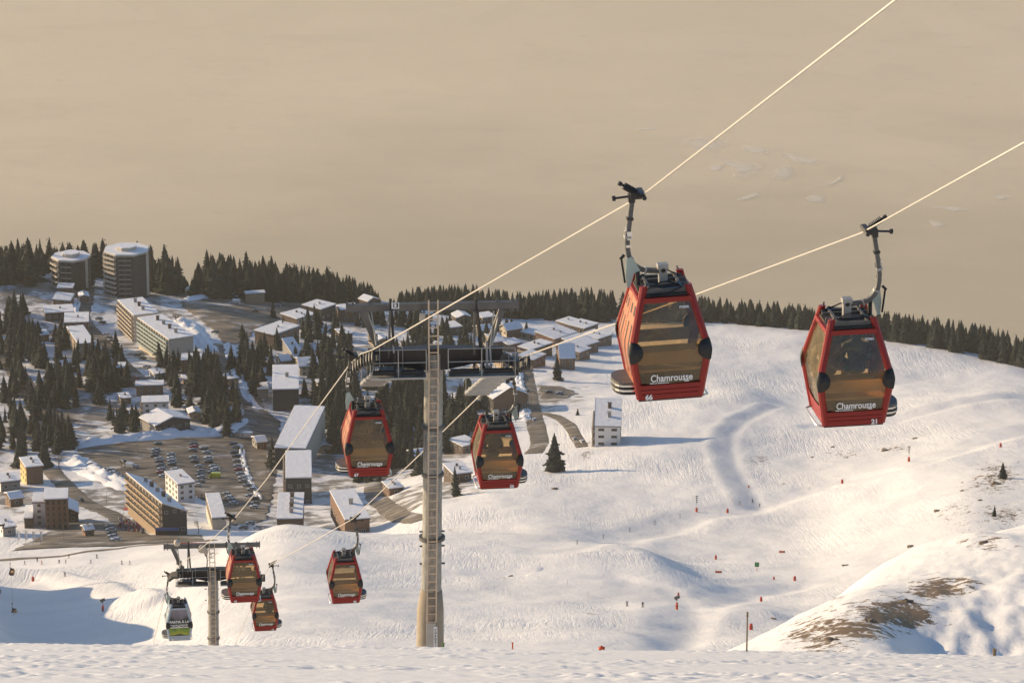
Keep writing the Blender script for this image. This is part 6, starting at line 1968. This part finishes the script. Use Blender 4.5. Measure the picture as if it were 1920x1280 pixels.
# ------------------------------------------------------------------ skiers
for a in [(1176,1136,'black','skier in dark clothes, left of the pair on the middle hill'), (1205,1138,'black','skier in dark clothes, right of the pair on the middle hill'),
          (1387,946,'grey','skier at the foot of the groomed track, nearer its left side'), (1411,942,'black','skier at the foot of the groomed track, nearer its right side'),
          (1424,950,'black','skier crouching right of the two at the groomed track'), (47,1058,'black','skier standing farthest left on the snow front'), (70,1052,'black','skier left of the fallen one on the snow front'),
          (79,1058,'red','skier sitting in the snow on the snow front'), (111,1056,'black','skier left of a close pair on the snow front'), (123,1056,'grey','skier right of a close pair on the snow front'),
          (129,1046,'black','skier farther back above the close pair'), (170,1056,'black','lone skier in the middle of the snow front'), (182,1046,'black','skier gliding with a long shadow on the snow front'),
          (229,1058,'black','skier next to the ditch at the right of the snow front'), (122,1080,'black','lone skier on the crest of the shaded slope'), (244,1058,'grey','skier standing inside the ditch edge'),
          (366,932,'black','pedestrian at the left of a file on the car park'), (372,932,'red','pedestrian second in a file on the car park'), (378,932,'black','pedestrian at the right of a file on the car park')]:
    skier(*a, rz=random.uniform(-1.5, 1.5), dmin=800)

# ------------------------------------------------------------------ stones that stick out of the snow
ROCKM = simple('brown_rock', (0.16, 0.12, 0.08), 0.9, var=0.4, scale=1.5, bump=0.1)
def rock(px, py, wp, label, dmin=280, flat=.45):
    p = hit(px, py, dmin); R = wp / px_scale(p) / 2
    bm = bmesh.new(); bmesh.ops.create_icosphere(bm, subdivisions=3, radius=1.0)
    s = random.uniform(0, 50)
    for v in bm.verts:
        n = 0.35 * float(noise2(v.co.x * 1.3 + s, v.co.y * 1.3 + v.co.z)) + .22 * float(noise2(v.co.x * 3 + s, v.co.z * 3 + v.co.y * 2))
        v.co *= 1 + n
        v.co = Vector((v.co.x * R, v.co.y * R * 1.2, v.co.z * R * flat))
    me = bpy.data.meshes.new('rock'); bm.to_mesh(me); bm.free()
    o = link_mesh('rock', me, ROCKM); o.location = p; o.rotation_euler = (0, 0, random.uniform(0, 6))
    return tag(o, label, 'rock', 'rocks showing through the snow')
for a in [(1707,1025,14,'upright brown rock near the top of the stony mound',320), (1846,1018,16,'pale brown rock at the crest of the mound near the right edge',320), (1450,1160,10,'small lone rock left of the stony mound',320),
          (1585,1060,10,'thin dark rock along the rising edge of the mound',320), (1630,1165,26,'broad rock in the middle of the stony patch',320), (1700,1128,22,'dark rock at the upper right of the stony patch',320), (1560,1200,22,'low rock at the bottom left of the stony patch',320),
          (1660,845,14,'largest rock on the far right slope',900), (1562,838,7,'small rock above the groomed traverse',900), (1523,857,6,'lone rock left on the far right slope',900), (1716,822,9,'slab of rock near the snow lance',900),
          (1758,958,12,'rock below the stony slope, left of the tiny spruce',900), (1838,938,9,'rock above the tiny spruce',900), (1805,920,8,'rock on the stony slope left of the lone spruce',900), (1868,908,20,'earthy ledge under the small lone spruce',900),
          (958,1080,9,'dark rock on the top of the bright middle hill',900), (1040,917,12,'dark tussock beside the twin tracks',1300), (1469,907,5,'dark stone under the groomed track bend',1300)]:
    rock(a[0], a[1], a[2], a[3], a[4])

# ------------------------------------------------------------------ pale frozen fields on the valley floor
def ice_mat():
    m, n, o = new_mat('frozen_field')
    L = n.links.new
    d = n.nodes.new('ShaderNodeBsdfDiffuse'); d.inputs[0].default_value = (0.90, 0.86, 0.78, 1)
    tr = n.nodes.new('ShaderNodeBsdfTransparent')
    at = n.nodes.new('ShaderNodeAttribute'); at.attribute_name = 'cover'
    geo = n.nodes.new('ShaderNodeNewGeometry')
    nz = n.nodes.new('ShaderNodeTexNoise'); nz.inputs['Scale'].default_value = 0.009; nz.inputs['Detail'].default_value = 8; nz.inputs['Roughness'].default_value = 0.7
    L(geo.outputs['Position'], nz.inputs['Vector'])
    ad = n.nodes.new('ShaderNodeMath'); ad.operation = 'ADD'; L(at.outputs['Fac'], ad.inputs[0]); L(nz.outputs['Fac'], ad.inputs[1])
    mr = n.nodes.new('ShaderNodeMapRange'); mr.interpolation_type = 'SMOOTHSTEP'; L(ad.outputs[0], mr.inputs[0]); mr.inputs[1].default_value = 0.50; mr.inputs[2].default_value = 1.1; mr.inputs[4].default_value = 0.5
    mx = n.nodes.new('ShaderNodeMixShader'); L(mr.outputs[0], mx.inputs[0]); L(tr.outputs[0], mx.inputs[1]); L(d.outputs[0], mx.inputs[2])
    L(mx.outputs[0], o.inputs['Surface'])
    return m
ICE = ice_mat()
def field(pts, lab):
    """thin snow lying on a valley field, melting out towards its edge"""
    z = VALLEY_Z - 11
    ring = []
    for i in range(len(pts)):
        a = pts[i]; b = pts[(i+1) % len(pts)]
        for k in range(6):
            r_ = ray(a[0] + (b[0]-a[0]) * k/6, a[1] + (b[1]-a[1]) * k/6); yy_ = np.arange(4000, 12000, 10.0); hit_ = yy_[int(np.argmax(r_.z / r_.y * yy_ < valley_z(yy_)))]; ring.append(Vector((r_.x / r_.y * hit_, hit_, 0)))
    c = sum(ring, Vector()) / len(ring)
    vs = []; w = []; n = len(ring)
    for (k, val) in ((1.3, -0.1), (0.9, 0.22), (0.45, 0.45)):
        vs += [(c.x + (p.x - c.x) * k, c.y + (p.y - c.y) * k, float(valley_z(c.y + (p.y - c.y) * k)) + 1.0) for p in ring]; w += [val] * n
    vs.append((c.x, c.y, float(valley_z(c.y)) + 1.0)); w.append(.6)
    fs = [(j*n + i, j*n + (i+1) % n, (j+1)*n + (i+1) % n, (j+1)*n + i) for j in range(2) for i in range(n)] + [(2*n + i, 2*n + (i+1) % n, 3*n) for i in range(n)]
    m = MB(); m.add(vs, fs); me = m.mesh('frozen_field', False, [ICE])
    ca = me.color_attributes.new('cover', 'FLOAT_COLOR', 'POINT')
    ca.data.foreach_set('color', np.array([[v_, v_, v_, 1] for v_ in w]).ravel())
    return tag(link_mesh('frozen_field', me), lab, kind='structure')
for (pts, lab) in [
    ([(1268,270),(1300,256),(1350,262),(1372,272),(1345,288),(1300,290)], 'pale frozen field, upper left of the group in the valley'),
    ([(1385,274),(1440,280),(1440,292),(1400,290)], 'narrow pale frozen field beside the upper left one'), ([(1450,286),(1500,292),(1545,306),(1530,314),(1480,304)], 'long pale frozen field at the right of the group'),
    ([(1335,292),(1380,302),(1432,312),(1425,330),(1395,342),(1370,336),(1390,322),(1345,306)], 'bent pale frozen field in the middle of the group'), ([(1328,312),(1360,308),(1352,322),(1330,324)], 'small pale frozen field at the left of the group'),
    ([(1450,318),(1480,308),(1490,330),(1470,342),(1445,336)], 'squarish pale frozen field at the bottom of the group'), ([(1508,374),(1530,366),(1550,372),(1545,382),(1518,383)], 'small bright frozen pond below the group'),
    ([(1380,376),(1420,362),(1424,368),(1395,378)], 'slim frozen strip left of the bright pond'), ([(1536,350),(1570,340),(1578,330),(1580,338),(1560,350)], 'hooked frozen strip above the bright pond'),
    ([(1857,372),(1875,366),(1897,372),(1880,377)], 'small bright frozen pond near the right edge'), ([(1740,390),(1800,390),(1820,396),(1790,399)], 'long thin frozen strip left of the right edge pond'),
    ([(1178,242),(1230,241),(1240,245),(1200,248)], 'lone thin frozen strip left of the rope'), ([(1740,416),(1760,418),(1775,426),(1750,428)], 'small frozen patch above the right cabin')]:
    field(pts, lab)

# ------------------------------------------------------------------ labels that single out the end trees and the tallest tree of each wood
_woods = {}
for o_ in list(COL.objects):
    if o_.name.startswith('spruce_tree') and o_.parent is None and o_.get('group'):
        _woods.setdefault(o_['group'], []).append(o_)
for g_, lst in _woods.items():
    what = g_.replace('spruces', '', 1).strip()
    px_ = {o_: o_.location.x / (o_.location.y * CP + o_.location.z * SP) for o_ in lst}
    lst.sort(key=lambda o_: px_[o_])
    tall = max(lst, key=lambda o_: o_.scale.z)
    small = min(lst, key=lambda o_: o_.scale.z)
    lst[0]['label'] = 'leftmost spruce of those ' + what
    lst[-1]['label'] = 'rightmost spruce of those ' + what
    if tall not in (lst[0], lst[-1]): tall['label'] = 'tallest spruce of those ' + what
    if small not in (lst[0], lst[-1], tall): small['label'] = 'smallest spruce of those ' + what
    if len(lst) <= 12:
        for i_, o_ in enumerate(lst[1:-1]):
            if o_ not in (tall, small): o_['label'] = ORD[i_ + 1] + ' spruce from the left of those ' + what
